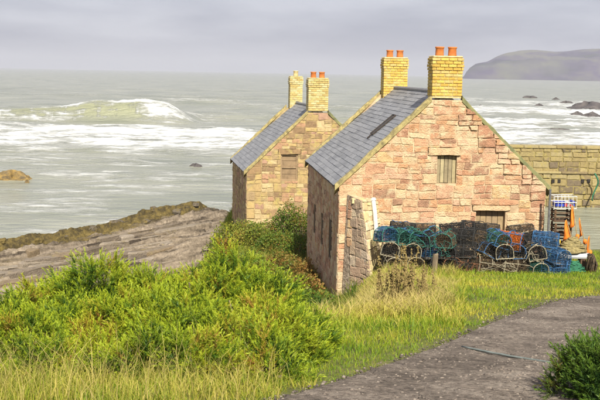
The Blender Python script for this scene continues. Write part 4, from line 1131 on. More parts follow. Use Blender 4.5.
# ------------------------------------------------------------------ gear at the right of the gable
mt['white'] = plain_mat('white_plastic', (0.72,0.72,0.68), (0.52,0.52,0.48), 6, .5)
mt['blue_plastic'] = plain_mat('blue_plastic', (0.03,0.06,0.45), (0.02,0.04,0.3), 6, .5)
mt['red_plastic'] = plain_mat('red_plastic', (0.5,0.04,0.04), (0.35,0.03,0.03), 6, .5)
mt['yellow_plastic'] = plain_mat('yellow_plastic', (0.75,0.45,0.02), (0.55,0.32,0.02), 6, .5)
mt['orange_cloth'] = plain_mat('orange_cloth', (0.85,0.25,0.03), (0.65,0.17,0.02), 5, .8)
mt['cane'] = plain_mat('cane_pole', (0.45,0.33,0.14), (0.28,0.2,0.09), 10)
mt['grey_post'] = plain_mat('grey_steel_post', (0.14,0.14,0.14), (0.08,0.08,0.08), 8, .6)
mt['crate_wood'] = plain_mat('crate_wood', (0.16,0.095,0.05), (0.07,0.045,0.03), 8)
mt['rope_tan'] = plain_mat('tan_rope', (0.33,0.27,0.12), (0.16,0.13,0.06), 12)
mt['wood_post'] = plain_mat('fence_post_wood', (0.26,0.20,0.13), (0.13,0.10,0.07), 10, .9, .6, .02, (4,4,.6))
mt['hull'] = plain_mat('grey_white_paint', (0.55,0.56,0.56), (0.40,0.41,0.42), 5, .6)
def ground_at(px, Y):
    """ground height below the photo column px at distance Y"""
    p = at(px, 270, Y); return Vector((p.x, p.y, Hs(p.x, p.y)))
# steel post
YG = 27.6
p = at(550.3, 190, YG); zg = Hs(p.x, p.y)
o = MB().bbox(-.028,.028,-.028,.028,-.15,p.z-zg,.006).build('steel_post', mt['grey_post']); o.location = (p.x, p.y, zg)
MB().bbox(-.036,.036,-.036,.036,p.z-zg,p.z-zg+.02,.006).build('cap', mt['grey_post'], o)
tag(o, 'grey steel post standing at the right corner of the pink gable', 'post')
# stack of three open crates
def crate(px, py, w_, d_, h_, label, mat, Y=YG, rz=0, slats=3):
    p = at(px, py, Y); r = empty('fish_crate', p, rz); tag(r, label, 'crate', 'stacked crates by the steel post')
    for sx in (-1, 1):
        for sy in (-1, 1): MB().bbox(sx*w_/2-.025, sx*w_/2+.025, sy*d_/2-.025, sy*d_/2+.025, 0, h_-.004, .005).build('corner_post', mat, r)
    for q in range(slats):
        z0 = h_*q/slats*0.98+.004; hh_ = h_/slats*.34
        for sy in (-1, 1): MB().bbox(-w_/2, w_/2, sy*(d_/2+.03)-.012, sy*(d_/2+.03)+.012, z0, z0+hh_, .004).build('slat', mat, r)
        for sx in (-1, 1): MB().bbox(sx*(w_/2+.03)-.012, sx*(w_/2+.03)+.012, -d_/2, d_/2, z0, z0+hh_, .004).build('slat', mat, r)
    MB().bbox(-w_/2, w_/2, -d_/2, d_/2, .006, .02, .004).build('floor', mat, r)
    return r
zb = 0
for q, (py, lb) in enumerate(((262,'brown slatted crate lowest of the stack by the steel post'),(248,'brown slatted crate second from the ground by the steel post'),(234,'brown slatted crate third from the ground by the steel post'),(220,'brown slatted crate topmost of the brown ones by the steel post'))):
    crate(560.8, py+1, .42, .42, .36, lb, mt['crate_wood'], YG+.05, rnd.uniform(-.06,.06))
tp = at(563, 207.5, YG)
wc_ = empty('wire_basket', tp, .05); tag(wc_, 'white wire basket holding blue and red plastic on top of the brown crates', 'basket')
fr = MB()
bw, bd, bh_ = .62, .42, .33
for z in (0, bh_*.5, bh_):
    fr.tube([(-bw/2,-bd/2,z),(bw/2,-bd/2,z),(bw/2,bd/2,z),(-bw/2,bd/2,z),(-bw/2,-bd/2,z)], .011, 5)
fr.build('rim_wire', mt['white'], wc_)
for q in range(7):
    x_ = -bw/2+bw*q/6
    MB().tube([(x_,-bd/2,bh_),(x_,-bd/2,.0),(x_,bd/2,.0),(x_,bd/2,bh_)], .007, 4).build('wire', mt['white'], wc_)
for (x0_, x1_, z0_, z1_, m_) in ((-.26,.06,.04,.17,'blue_plastic'),(.07,.19,.03,.16,'white'),(.20,.28,.05,.2,'blue_plastic')):
    MB().bbox(x0_, x1_, -bd/2+.03, bd/2-.05, z0_, z1_, .015).build('tub', mt[m_], wc_)
MB().bbox(-.02,.05,-bd/2+.014,-bd/2+.026,.05,.15,.004).build('tub', mt['red_plastic'], wc_)
MB().bbox(.12,.17,-bd/2+.014,-bd/2+.026,.06,.12,.004).build('tub', mt['red_plastic'], wc_)
# flagged dan poles
def flag(bx, by, tx_, ty, label, fl=.55, fw=.17, Yb=27.0, lean=.25):
    a = at(bx, by, Yb); b_ = at(tx_, ty, Yb+lean)
    a.z = min(a.z, Hs(a.x, a.y)+.6)
    r = empty('marker_flag', a); tag(r, label, 'flag', 'orange marker flags on canes')
    d = b_-a
    MB().tube([(0,0,0), tuple(d*.5), tuple(d*1.02)], [.014,.012,.009], 6).build('pole', mt['cane'], r)
    MB().lathe([(.0,-.02),(.05,0),(.06,.06),(.05,.12),(.0,.14)], tuple(d*.28), 10).build('float', mt['orange_cloth'], r, True)
    # drooping cloth: rows down the pole
    V = []; Fc = []; nr_, nc = 9, 5
    dn = d.normalized()
    side = Vector((1,.25,0)) if 0 else Vector((-1,-.2,0))
    for i in range(nr_):
        f = i/(nr_-1); base = d-dn*(f*fl)
        wdt = fw*(0.12+1.1*f)*(1-.1*f)
        for j in range(nc):
            g_ = j/(nc-1)
            V.append(tuple(base+side*wdt*g_+Vector((.02*math.sin(f*5+g_*4), .05*math.sin(g_*5+f*3), -.10*g_*f))))
    for i in range(nr_-1):
        for j in range(nc-1): Fc.append((i*nc+j, i*nc+j+1, (i+1)*nc+j+1, (i+1)*nc+j))
    o = MB().add(V, Fc).build('flag_cloth', mt['orange_cloth'], r, True)
    so_ = o.modifiers.new('thick', 'SOLIDIFY'); so_.thickness = .006
    return r
flag(579, 252, 573, 205.5, 'tallest orange flag behind the rope heap by the crates', .55, .17, 27.2, .2)
flag(576, 254, 566.5, 220, 'orange flag leaning left low in front of the crates', .50, .22, 27.0, .1)
flag(587, 254, 579.5, 218, 'thin furled orange flag right of the tallest flag', .45, .08, 27.3, .1)
flag(590, 262, 589.5, 236, 'short orange flag farthest right by the dark net bundle', .42, .13, 26.9, .1)
# rope heap
def heap(px, py, Y, w_, h_, label, mat, n_=26, r=.022, name='rope_heap', d_=.6):
    p = at(px, py, Y); p.z = Hs(p.x, p.y) if name != 'rope_heap' else p.z
    rg = random.Random(int(px)); mb = MB()
    for q in range(n_):
        f = q/n_; z = h_*f*.95; rr = (1-f*.75)
        pts = []; a0 = rg.uniform(0,6.28); ti = rg.uniform(-.25,.25); ecc = rg.uniform(.75,1.1)
        for k in range(15):
            a = a0+6.28*k/14; pts.append((w_/2*rr*math.cos(a)*ecc+rg.uniform(-.02,.02), w_*d_/2*rr*math.sin(a)+rg.uniform(-.02,.02), z+.03+ti*.12*math.cos(a)+rg.uniform(-.02,.02)))
        mb.tube(pts, r, 5, rg.random())
    o = mb.build(name, mat, None, True); o.location = p
    return tag(o, label, 'rope' if name == 'rope_heap' else 'net')
# grey-white board that carries the rope heap, on two blocks
p = at(572, 256, 26.9)
bd_ = MB()
V = []; n_ = 9
for q in range(n_):
    f = q/(n_-1); x_ = -.46+.92*f; z = -.035*f-.02*math.sin(f*3.1)
    for (yy, zz) in ((-.2,0),(-.22,.05),(-.18,.13),(.22,.13),(.24,0)): V.append((x_, yy*(1-.35*f**2), z+zz))
Fc = [(i*5+j, i*5+(j+1)%5, (i+1)*5+(j+1)%5, (i+1)*5+j) for i in range(n_-1) for j in range(5)]+[(0,1,2,3,4), tuple((n_-1)*5+j for j in (4,3,2,1,0))]
brd = empty('pale_plank', p); tag(brd, 'grey white plank lying under the rope heap right of the blue creels', 'plank')
bd_.add(V, Fc).build('board', mt['hull'], brd, False)
zg = Hs(p.x, p.y)-p.z
for x_ in (-.3,.28): MB().bbox(x_-.08, x_+.08, -.14,.14, zg-.04, -.03, .01).build('block', mt['crate_wood'], brd)
heap(572, 252.5, 26.9, .86, .40, 'tan rope heap coiled on the grey white plank', mt['rope_tan'], 26, .024, 'rope_heap', .5)
heap(575, 269, 26.5, .62, .26, 'green net bundle on the grass under the grey white plank', mt['rope_green'], 18, .02, 'net_bundle', .5)
# yellow float on top of the creels
p = at(556.5, 245, 26.6)
o = MB().lathe([(.0,-.1),(.06,-.09),(.10,-.04),(.11,.0),(.10,.05),(.06,.09),(.03,.1),(.03,.13),(.0,.13)], (0,0,.09), 14).build('float_body', mt['yellow_plastic'], None, True)
fl_ = empty('yellow_float', p); o.parent = fl_; tag(fl_, 'yellow float resting on the blue creels beside the crates', 'float')
MB().tube([(-.02,0,.2),(0,0,.24),(.02,0,.2)], .008, 5).build('eye', mt['yellow_plastic'], fl_)
# dark net bundle standing upright
p = at(590, 268, 26.4); p.z = Hs(p.x, p.y)
nb = MB(); rg = random.Random(3)
for q in range(22):
    a = rg.uniform(0,6.28); r0 = rg.uniform(.03,.12)
    nb.tube([(r0*1.2*math.cos(a), r0*1.2*math.sin(a), -.02), (r0*1.5*math.cos(a+.5), r0*1.4*math.sin(a+.5), .2), (r0*.9*math.cos(a+1), r0*math.sin(a+1), .38+rg.uniform(-.03,.09)), (r0*.3*math.cos(a+1.5), r0*.3*math.sin(a), .46+rg.uniform(-.02,.04))], .028, 5, rg.random())
o = nb.build('net_bundle', mt['net_brown'], None, True); o.location = p; tag(o, 'dark brown net bundle standing upright at the right end of the gear', 'net')
# white pipe leaning on the gable behind the stub
a = at(376.5, 226, 27.2); b_ = at(373.2, 199, 27.45); d = b_-a
r = empty('drain_pipe', a); tag(r, 'short white plastic pipe leaning against the pink gable above the ruined wall', 'pipe')
MB().tube([(0,0,-.2), tuple(d*.5), tuple(d)], .062, 14, caps=False).build('pipe_body', mt['white'], r, True)
MB().tube([tuple(d*.93), tuple(d*1.03)], .076, 14, caps=False).build('collar', mt['white'], r, True)
# fence post
p = at(433.5, 285, 24.6); p.z = Hs(p.x, p.y); ht = at(433, 254, 24.6).z-p.z
mb = MB(); V = []
for q in range(7):
    f = q/6
    for k in range(8):
        a_ = 2*math.pi*k/8; rr = .075*(1-.12*f)*(1+.1*math.sin(k*2.3)); V.append((rr*math.cos(a_)+.03*f, rr*math.sin(a_), -.2+(ht+.2)*f+(.02*math.sin(k*1.7) if q == 6 else 0)))
Fc = [(i*8+j, i*8+(j+1)%8, (i+1)*8+(j+1)%8, (i+1)*8+j) for i in range(6) for j in range(8)]+[tuple(48+j for j in range(8))]
o = mb.add(V, Fc).build('fence_post', mt['wood_post']); o.location = p; tag(o, 'weathered wooden fence post standing in grass before the creels', 'post')
# drain pipe across the track
mt['pipe_grey'] = plain_mat('grey_pipe', (0.20,0.23,0.22), (0.12,0.14,0.13), 6, .6)
pts = []
for q in range(14):
    f = q/13; px, py = 462+(564-462)*f, 347+(366-347)*f+.4*math.sin(f*5)
    a = at(px, py, 10); d = (a-CAM)
    # intersect with the track surface
    k = .3
    for _ in range(500):
        P = CAM+d*k
        if P.z < Hs(P.x, P.y)+.045: break
        k += .004
    pts.append((P.x, P.y, Hs(P.x, P.y)+.045))
o = MB().tube(pts, .013, 7).build('hose', mt['pipe_grey'], None, True); tag(o, 'thin grey hose lying across the gravel track', 'hose')

# ------------------------------------------------------------------ vegetation
def rot_to(dirs, spin):
    """rotation matrices (n,3,3) taking +z to dirs with a spin"""
    z = dirs/np.linalg.norm(dirs, axis=1, keepdims=True)
    ref = np.where(np.abs(z[:, 2:3]) > .95, np.array([[1., 0, 0]]), np.array([[0, 0, 1.]]))
    x = np.cross(ref, z); x /= np.linalg.norm(x, axis=1, keepdims=True); y = np.cross(z, x)
    c_, s_ = np.cos(spin)[:, None], np.sin(spin)[:, None]
    return np.stack([x*c_+y*s_, -x*s_+y*c_, z], -1)
def scatter(tv, tf, ttip, pos, R, sc, tone):
    """copies of a template written into one vertex array"""
    n = len(pos); k = len(tv)
    V = np.einsum('nij,kj->nki', R, tv)*sc[:, None, None]+pos[:, None, :]
    Fc = tf[None]+(np.arange(n)*k)[:, None, None]
    return V.reshape(-1, 3), Fc.reshape(-1, 3), np.repeat(tone, k), np.tile(ttip, n)
def merge(parts):
    V = []; Fc = []; a = []; b_ = []; o = 0
    for v, f, t1, t2 in parts:
        V.append(v); Fc.append(f+o); a.append(t1); b_.append(t2); o += len(v)
    return np.vstack(V), np.vstack(Fc), np.concatenate(a), np.concatenate(b_)
def gorse_shoot(rg, nl=42, side=3):
    """an upright spiky shoot of unit length with a few side shoots"""
    V = []; Fc = []; T = []
    def axis(o, d, l, n_):
        d = d/np.linalg.norm(d)
        for i in range(n_):
            f = (i+rg.random()*.6)/n_
            p = o+d*l*f
            a = rg.random()*6.28; e = np.array([math.cos(a), math.sin(a), 0]); e = e-d*e.dot(d); e /= np.linalg.norm(e)
            dr = e*(.95-.5*f)+d*(.55+.5*f); dr /= np.linalg.norm(dr)
            ln = l*.0+ (.125*(1-.45*f)+.03)*(0.8+.4*rg.random()); w = .018
            s_ = np.cross(dr, rg.standard_normal(3)); s_ /= np.linalg.norm(s_)
            k = len(V); V.extend([p-s_*w, p+s_*w, p+dr*ln]); Fc.append((k, k+1, k+2)); T.extend([f*.7, f*.7, min(1, f*.7+.35)])
        k = len(V); s_ = np.cross(d, [.3,.9,.1]); s_ /= np.linalg.norm(s_)
        V.extend([o-s_*.014, o+s_*.014, o+d*l]); Fc.append((k, k+1, k+2)); T.extend([0,0,.9])
    axis(np.zeros(3), np.array([0,0,1.]), 1.0, nl)
    for q in range(side):
        a = 6.28*(q+rg.random())/side
        axis(np.array([0,0,.15+.4*rg.random()]), np.array([math.cos(a)*.75, math.sin(a)*.75, 1.0]), .45+.2*rg.random(), nl//2)
    return np.array(V), np.array(Fc), np.array(T)
def lump_points(lumps, n, rg, shell=(.72, 1.0)):
    """points in the outer shell of a union of half ellipsoids, with outward directions"""
    P = []; D = []
    wts = np.array([l[3]*l[5]+l[3]*l[4] for l in lumps]); wts = wts/wts.sum()
    for l, w in zip(lumps, wts):
        m_ = int(n*w*1.6); v = rg.standard_normal((m_, 3)); v[:, 2] = np.abs(v[:, 2])*1.0-.12
        v /= np.linalg.norm(v, axis=1, keepdims=True)
        r = shell[0]+(shell[1]-shell[0])*rg.random(m_)**.6
        s_ = np.array(l[3:6]); p = np.array(l[:3])+v*s_*r[:, None]*(0.74+.50*fbm(v[:, 0]*2.6+l[0], v[:, 1]*2.6+v[:, 2]*2.1, 300, 3))[:, None]
        d = v/s_; d /= np.linalg.norm(d, axis=1, keepdims=True)
        keep = np.ones(m_, bool)
        for q in lumps:
            if q is l: continue
            keep &= (((p-np.array(q[:3]))/np.array(q[3:6]))**2).sum(1) > .50
        P.append(p[keep]); D.append(d[keep])
    return np.vstack(P), np.vstack(D)
def gorse(name, label, lumps, n, cols_, tip, seed, size=(.17,.34), inner=.35):
    rg = np.random.default_rng(seed)
    lumps = [(x, y, Hs(x, y)-.05, a, b_, c_) for x, y, a, b_, c_ in lumps]
    cx = np.mean([l[0] for l in lumps]); cy = np.mean([l[1] for l in lumps])
    root = empty(name, (cx, cy, Hs(cx, cy))); tag(root, label, 'bush')
    o_ = np.array([cx, cy, Hs(cx, cy)])
    rr_ = random.Random(seed*7); mini = []
    for l in lumps:
        for q in range(max(5, int(13*l[3]*(l[5]+l[4])))):
            v = np.array([rr_.gauss(0,1), rr_.gauss(0,1)-.25, abs(rr_.gauss(0,1))*.9]); v /= np.linalg.norm(v); k_ = rr_.uniform(.60,.80)
            c_ = np.array(l[:3])+v*np.array(l[3:6])*k_; r_ = rr_.uniform(.18,.36)
            mini.append((c_[0], c_[1], c_[2], r_, r_, r_*1.1))
    P, D = lump_points(mini, n, rg, (.55, 1.0)); P2, D2 = lump_points(lumps, int(n*inner), rg, (.4,.75))
    P = np.vstack([P, P2]); D = np.vstack([D, D2])
    tm = [gorse_shoot(rg) for _ in range(7)]
    dirs = D*.85+np.array([0,0,.55])+rg.standard_normal(D.shape)*.38
    dirs[:, 2] = np.maximum(dirs[:, 2], .12)
    tone = np.clip(.5+(fbm(P[:, 0]*2.2, P[:, 1]*2.2+P[:, 2]*2, seed, 3)-.5)*1.5+.17*rg.standard_normal(len(P)), 0, 1)
    which = rg.integers(0, 7, len(P)); parts = []
    for k in range(7):
        s_ = which == k; m_ = s_.sum()
        parts.append(scatter(*tm[k], P[s_]-o_-dirs[s_]/np.linalg.norm(dirs[s_], axis=1, keepdims=True)*.1, rot_to(dirs[s_], rg.random(m_)*6.28), size[0]+(size[1]-size[0])*rg.random(m_), tone[s_]))
    V, Fc, a, b_ = merge(parts)
    m_ = leaf_mat(name+'_leaf', cols_, tip, .55, .30)
    mesh_np('foliage', V, Fc, m_, root, {'tone': a, 'tip': b_})
    st = MB(); rr = random.Random(seed)
    for l in lumps:
        for q in range(7):
            a_ = rr.uniform(0,6.28); k = rr.uniform(.4,.85)
            e = Vector((l[0]+math.cos(a_)*l[3]*k-cx, l[1]+math.sin(a_)*l[4]*k-cy, l[2]+l[5]*math.sqrt(max(.05,1-k*k))*.85-o_[2]))
            b0 = Vector((l[0]-cx+rr.uniform(-.1,.1), l[1]-cy+rr.uniform(-.1,.1), l[2]-o_[2]-.02))
            st.tube([b0, (b0+e)*.5+Vector((rr.uniform(-.1,.1), rr.uniform(-.1,.1), .05)), e], [.03,.02,.008], 5)
    st.build('stems', mt['wood_post'], root, kind='stuff')
    return root
gorse('gorse_bush', 'large bright yellow green gorse bush filling the left foreground',
      [(-1.0,12.3,1.0,.95,1.17),(-1.75,12.5,.95,.9,1.14),(-2.45,12.4,1.0,.95,1.04),(-3.35,12.3,1.0,.95,.66),(-.42,12.0,.65,.7,.94),(-.12,11.4,.50,.5,.66),
       (-.75,11.0,.8,.6,.86),(-1.6,11.0,.9,.6,.84),(-2.5,11.1,.9,.65,.70),(-.22,10.6,.48,.42,.55),(-4.5,12.5,.95,.9,.36),(-1.2,10.45,.6,.45,.56),(-.50,10.0,.48,.42,.46),(-2.2,10.5,.6,.4,.46),(-.34,9.5,.38,.35,.32),(-.85,9.6,.40,.35,.34),(-1.6,9.9,.6,.4,.46),(-2.4,10.2,.6,.4,.42),(-3.2,10.9,.7,.5,.5)],
      6200, [(0.035,0.09,0.010),(0.08,0.16,0.012),(0.17,0.25,0.016),(0.30,0.31,0.02),(0.34,0.18,0.04)], (0.48,0.57,0.03), 5, (.20,.34), .3)
gorse('gorse_bush', 'dark green gorse bush at the bottom right edge of the track',
      [(3.02,9.0,.50,.5,.60),(2.72,8.6,.32,.36,.36),(3.6,9.3,.6,.5,.72),(3.0,8.35,.42,.4,.40)],
      1300, [(0.02,0.055,0.010),(0.035,0.085,0.014),(0.06,0.12,0.018),(0.16,0.11,0.03)], (0.15,0.25,0.025), 6, (.16,.34))

# grass
HOUSES = [(O1, TH1, W1, L1), (O2, TH2, W2, L2)]
def inside_house(x, y, pad=0.02):
    r = np.zeros(x.shape, bool)
    for O, th, w, l_ in HOUSES:
        dx, dy = x-O.x, y-O.y; u_ = dx*math.cos(th)+dy*math.sin(th); v_ = -dx*math.sin(th)+dy*math.cos(th)
        r |= (u_ > -pad) & (u_ < w+pad) & (v_ > -pad) & (v_ < l_+pad)
    return r
def grass(name, label, n, sampler, hgt, width, cols_, tip, seed, lean=.5, track_pad=.05, patch=None, dens=None):
    rg = np.random.default_rng(seed)
    x, y = sampler(rg, n)
    td = poly_sd(TRACK_POLY, x, y)
    ed = .40*(fbm(x*1.9, y*1.9, 77, 5, .65)-.5)*2+.03
    keep = (td < ed) & ~inside_house(x, y) & (poly_sd(LAND, x, y) > (-1.45 if name == 'edge_grass' else -.7))
    if dens is not None: keep &= rg.random(n) < dens(x, y)
    x, y = x[keep], y[keep]; td = td[keep]; n = len(x)
    z = H(x, y)
    h = (hgt[0]+(hgt[1]-hgt[0])*rg.random(n)**1.5)*(.55+.9*fbm(x*1.3, y*1.3, seed+5, 3))
    h *= .45+.55*sstep(-.05, .7, -td)
    a = rg.random(n)*6.28+1.2*(fbm(x*.7, y*.7, seed+6, 2)-.5); d = np.c_[np.cos(a), np.sin(a), np.zeros(n)]
    ln = lean*h*(.3+rg.random(n)); w = width*(.7+.6*rg.random(n))
    fa = rg.random(n)*6.28; s_ = np.c_[np.cos(fa), np.sin(fa), np.zeros(n)]*w[:, None]
    p = np.c_[x, y, z-.015]; up = np.array([0,0,1.])
    m_ = p+up*(h*.55)[:, None]+d*(ln*.28)[:, None]; tp_ = p+up*(h*np.clip(1-.25*ln/h, .3, 1))[:, None]+d*ln[:, None]
    V = np.stack([p-s_, p+s_, m_-s_*.75, m_+s_*.75, tp_], 1).reshape(-1, 3)
    F0 = np.array([(0,1,3),(0,3,2),(2,3,4)])
    Fc = (F0[None]+(np.arange(n)*5)[:, None, None]).reshape(-1, 3)
    tone = np.clip(.5+1.9*(fbm(x*.7, y*.7, seed+7, 5, .6)-.5)+.22*rg.standard_normal(n), 0, 1)
    o = mesh_np(name, V, Fc, leaf_mat(name+'_mat', cols_, tip, .6, .35), None, {'tone': np.repeat(tone, 5), 'tip': np.tile(np.array([0,0,.5,.5,1.]), n)})
    o['kind'] = 'stuff'; tag(o, label, 'grass'); return o
def fan(x0, x1, Y0_, Y1_):
    def f(rg, n):
        y = np.sqrt(Y0_**2+(Y1_**2-Y0_**2)*rg.random(n)); return (x0+(x1-x0)*rg.random(n))*y, y
    return f
G_LAWN = [(0.10,0.21,0.012),(0.19,0.30,0.016),(0.32,0.36,0.022),(0.52,0.46,0.07)]
G_TALL = [(0.09,0.18,0.012),(0.18,0.27,0.018),(0.34,0.35,0.03),(0.58,0.48,0.12)]
G_DRY = [(0.22,0.22,0.03),(0.40,0.35,0.08),(0.55,0.46,0.14),(0.60,0.48,0.18)]
grass('short_grass', 'short bright green grass beside the track and before the creels', 88000, fan(-.12,.44,14,30.5), (.05,.15), .006, G_LAWN, (0.40,0.45,0.035), 101, .6, dens=lambda x, y: np.where(x > 1.0, 1.0, .55))
grass('short_grass', 'short green grass along the near edge of the track', 66000, fan(-.62,.44,7.2,14.5), (.05,.16), .0038, G_LAWN, (0.34,0.42,0.03), 102, .6)
grass('tall_grass', 'long yellowing grass at the foot of the large gorse bush', 14000, fan(-.50,.02,7.4,9.8), (.10,.34), .0034, G_TALL, (0.46,0.44,0.08), 103, .75, dens=lambda x, y: (.25+.75*sstep(.4,.6,fbm(x*1.5,y*1.5,9,3)))*(1-.8*sstep(-1.5,-.9,x)*sstep(9.0,9.4,y)))
grass('tall_grass', 'long pale grass between the gorse bush and the ruined wall', 30000, fan(-.02,.17,12.5,25.6), (.12,.36), .0055, G_TALL, (0.54,0.52,0.08), 104, .7, dens=lambda x, y: (.12+.88*sstep(.42,.62,fbm(x*1.1,y*.9,19,3)))*(1-.8*sstep(3.0,4.2,x)))
grass('straw_stalks', 'long thin straw stalks rising among the grass before the gorse bush', 1300, fan(-.36,.0,7.6,10.6), (.30,.70), .0026, G_DRY, (0.60,0.48,0.20), 108, .5)
grass('dry_grass', 'pale straw coloured grass round the ruined wall and fence post', 22000, fan(.02,.16,15.0,25.2), (.12,.40), .0065, G_DRY, (0.55,0.44,0.18), 105, .6, dens=lambda x, y: sstep(.38,.58,fbm(x*1.2,y*1.0,29,3)))
grass('rough_grass', 'rough green grass on the slope below the cottages', 50000, fan(-.13,.06,17,46), (.15,.52), .011, [(0.05,0.11,0.012),(0.10,0.17,0.018),(0.21,0.24,0.028),(0.36,0.22,0.06)], (0.33,0.33,0.05), 106, .7)
grass('edge_grass', 'yellow green grass on the bank edge above the shore rocks', 20000, lambda rg, n: (rg.uniform(-5.5,-1.6,n), rg.uniform(26,52,n)), (.2,.5), .011, G_LAWN, (0.34,0.31,0.07), 107, .7)

# brambles and bracken below the cottages
def leaf_tpl():
    return np.array([(0,0,0),(-.42,.05,.45),(0,.0,.5),(.42,.05,.45),(0,.12,1.0)], float), np.array([(0,2,1),(0,3,2),(1,2,4),(2,3,4)]), np.array([0,.5,.5,.5,1.])
def shrub(name, label, lumps, n, cols_, tip, seed, size=(.045,.095), cat='bush', mat=None):
    rg = np.random.default_rng(seed)
    lumps = [(x, y, Hs(x, y)-.08, a, b_, c_) for x, y, a, b_, c_ in lumps]
    cx = np.mean([l[0] for l in lumps]); cy = np.mean([l[1] for l in lumps]); o_ = np.array([cx, cy, Hs(cx, cy)])
    root = empty(name, o_); tag(root, label, cat, 'low shrubs below the cottages')
    P, D = lump_points(lumps, int(n*1.5), rg, (.5, 1.0))
    P = P+rg.standard_normal(P.shape)*.05
    keep = ~inside_house(P[:, 0], P[:, 1], .01); P, D = P[keep], D[keep]
    dirs = D+rg.standard_normal(D.shape)*.7+np.array([0,0,.25])
    tone = np.clip(.5+1.5*(fbm(P[:, 0]*1.7, P[:, 1]*1.7+P[:, 2], seed, 3)-.5)+.2*rg.standard_normal(len(P)), 0, 1)
    V, Fc, a, b_ = scatter(*leaf_tpl(), P-o_, rot_to(dirs, rg.random(len(P))*6.28), size[0]+(size[1]-size[0])*rg.random(len(P)), tone)
    mesh_np('foliage', V, Fc, mat or leaf_mat(name+'_leaf', cols_, tip, .6, .3), root, {'tone': a, 'tip': b_})
    st = MB(); rr = random.Random(seed)
    for l in lumps:
        for q in range(9):
            a_ = rr.uniform(0,6.28); k = rr.uniform(.3,.9)
            e = Vector((l[0]+math.cos(a_)*l[3]*k-cx, l[1]+math.sin(a_)*l[4]*k-cy, l[2]+l[5]*math.sqrt(max(.05,1-k*k))-o_[2]))
            b0 = Vector((l[0]-cx, l[1]-cy, l[2]-o_[2])); st.tube([b0, (b0+e)*.5+Vector((0,0,.12)), e], [.015,.011,.005], 4)
    st.build('stems', mt['wood_post'], root, kind='stuff')
    return root
DK = [(0.05,0.11,0.014),(0.10,0.17,0.018),(0.17,0.23,0.025),(0.30,0.18,0.035)]
OL = [(0.07,0.13,0.014),(0.15,0.21,0.022),(0.26,0.28,0.03),(0.32,0.22,0.04)]
BR = [(0.08,0.14,0.016),(0.14,0.19,0.025),(0.28,0.17,0.04),(0.36,0.18,0.05)]
def PG(px, Y): 
    p = at(px, 220, Y); return p.x, p.y
def lumps_at(L_): return [(PG(px, Y)[0], PG(px, Y)[1], a, b_, c_) for px, Y, a, b_, c_ in L_]
shrub('bramble_bush', 'dark green ivy and bramble climbing below the far cottage window', lumps_at([(283,41.2,.7,.35,1.3),(293,41.3,.9,.4,1.7),(303,40.8,.9,.5,1.4),(270,41.0,.7,.4,.9),(258,40.9,.6,.4,.8)]), 3800, DK, (0.06,0.11,0.02), 31)
shrub('bramble_bush', 'dark bramble mound on the slope between the two cottages', lumps_at([(280,37.5,1.2,.9,.90),(298,36.5,.7,.9,1.05),(262,38.5,1.1,.8,.80)]), 4600, DK, (0.07,0.12,0.02), 32)
shrub('bramble_bush', 'olive green shrub mound left of the far cottage corner', lumps_at([(238,39.8,1.2,.9,1.2),(223,38.5,1.0,.9,1.0),(254,38.5,1.1,.9,1.1)]), 5200, OL, (0.26,0.25,0.05), 33)
shrub('bracken_clump', 'rusty brown bracken at the foot of the near cottage side wall', lumps_at([(299,31.5,.7,.8,.85),(307,29.0,.6,.7,.75),(286,33,.8,.7,.8)]), 4200, BR, (0.22,0.15,0.04), 34)
shrub('bramble_bush', 'mid green shrub behind the top of the large gorse bush', lumps_at([(262,31,1.1,.9,.8),(246,33,1.1,.9,.8),(285,29,.9,.8,.75)]), 5200, OL, (0.16,0.2,0.035), 35)
shrub('bramble_bush', 'dark green fern clump low beside the front of the side wall', lumps_at([(318,26.5,.7,.7,.65),(303,26.0,.8,.8,.7),(322,24.5,.6,.7,.5)]), 3800, DK, (0.10,0.17,0.025), 36)
shrub('bramble_bush', 'olive green shrub spilling over the bank at the shore rocks', lumps_at([(216,33.5,.9,.9,.8),(236,32,1.0,.9,.8),(216,36.5,.8,.9,.72)]), 4200, OL, (0.24,0.25,0.05), 37)

# brown dock stalks
mt['dock'] = leaf_mat('dock_stalk', [(0.13,0.095,0.03),(0.22,0.16,0.055),(0.33,0.25,0.10)], None, .8, .15)
def dock(px, Y, hmax, n, label, seed):
    rr = random.Random(seed); p = at(px, 300, Y); z = Hs(p.x, p.y)
    root = empty('dock_plant', (p.x, p.y, z)); tag(root, label, 'plant', 'brown dock plants in the grass')
    for q in range(n):
        a = rr.uniform(0,6.28); r = rr.uniform(0,.30); h = hmax*rr.uniform(.6,1.0); le = rr.uniform(-.22,.22)
        b0 = Vector((r*math.cos(a), r*math.sin(a), -.02)); h *= 1.0; top = b0+Vector((le+.3*r*math.cos(a), rr.uniform(-.15,.15), h))
        st = MB(); st.tube([b0, (b0+top)*.5+Vector((le*.1,0,0)), top], [.010,.008,.004], 4, rr.random())
        o = st.build('stalk', mt['dock'], root)
        sb = MB()
        for k in range(46):
            f = .38+.62*rr.random(); c_ = b0+(top-b0)*f; s_ = .020*rr.uniform(.6,1.3); sp = .05*(1.15-f)
            c_ = c_+Vector((rr.gauss(0,sp), rr.gauss(0,sp), rr.gauss(0,.02)))
            sb.add([c_+Vector((s_,0,0)), c_+Vector((-s_*.5,s_*.8,0)), c_+Vector((-s_*.5,-s_*.8,0)), c_+Vector((0,0,s_*1.5))], [(0,1,3),(1,2,3),(2,0,3),(0,2,1)], rr.random())
        sb.build('seeds', mt['dock'], o, kind='stuff')
dock(398, 16.6, 1.15, 11, 'tall brown dock stalks left of the fence post in rough grass', 1)
dock(412, 17.0, 1.05, 9, 'brown dock stalks just left of the fence post foot', 2)
dock(384, 16.8, .85, 7, 'shorter brown dock stalks nearest the ruined wall', 3)
dock(424, 17.8, .60, 5, 'small brown dock stalks closest to the fence post', 4)

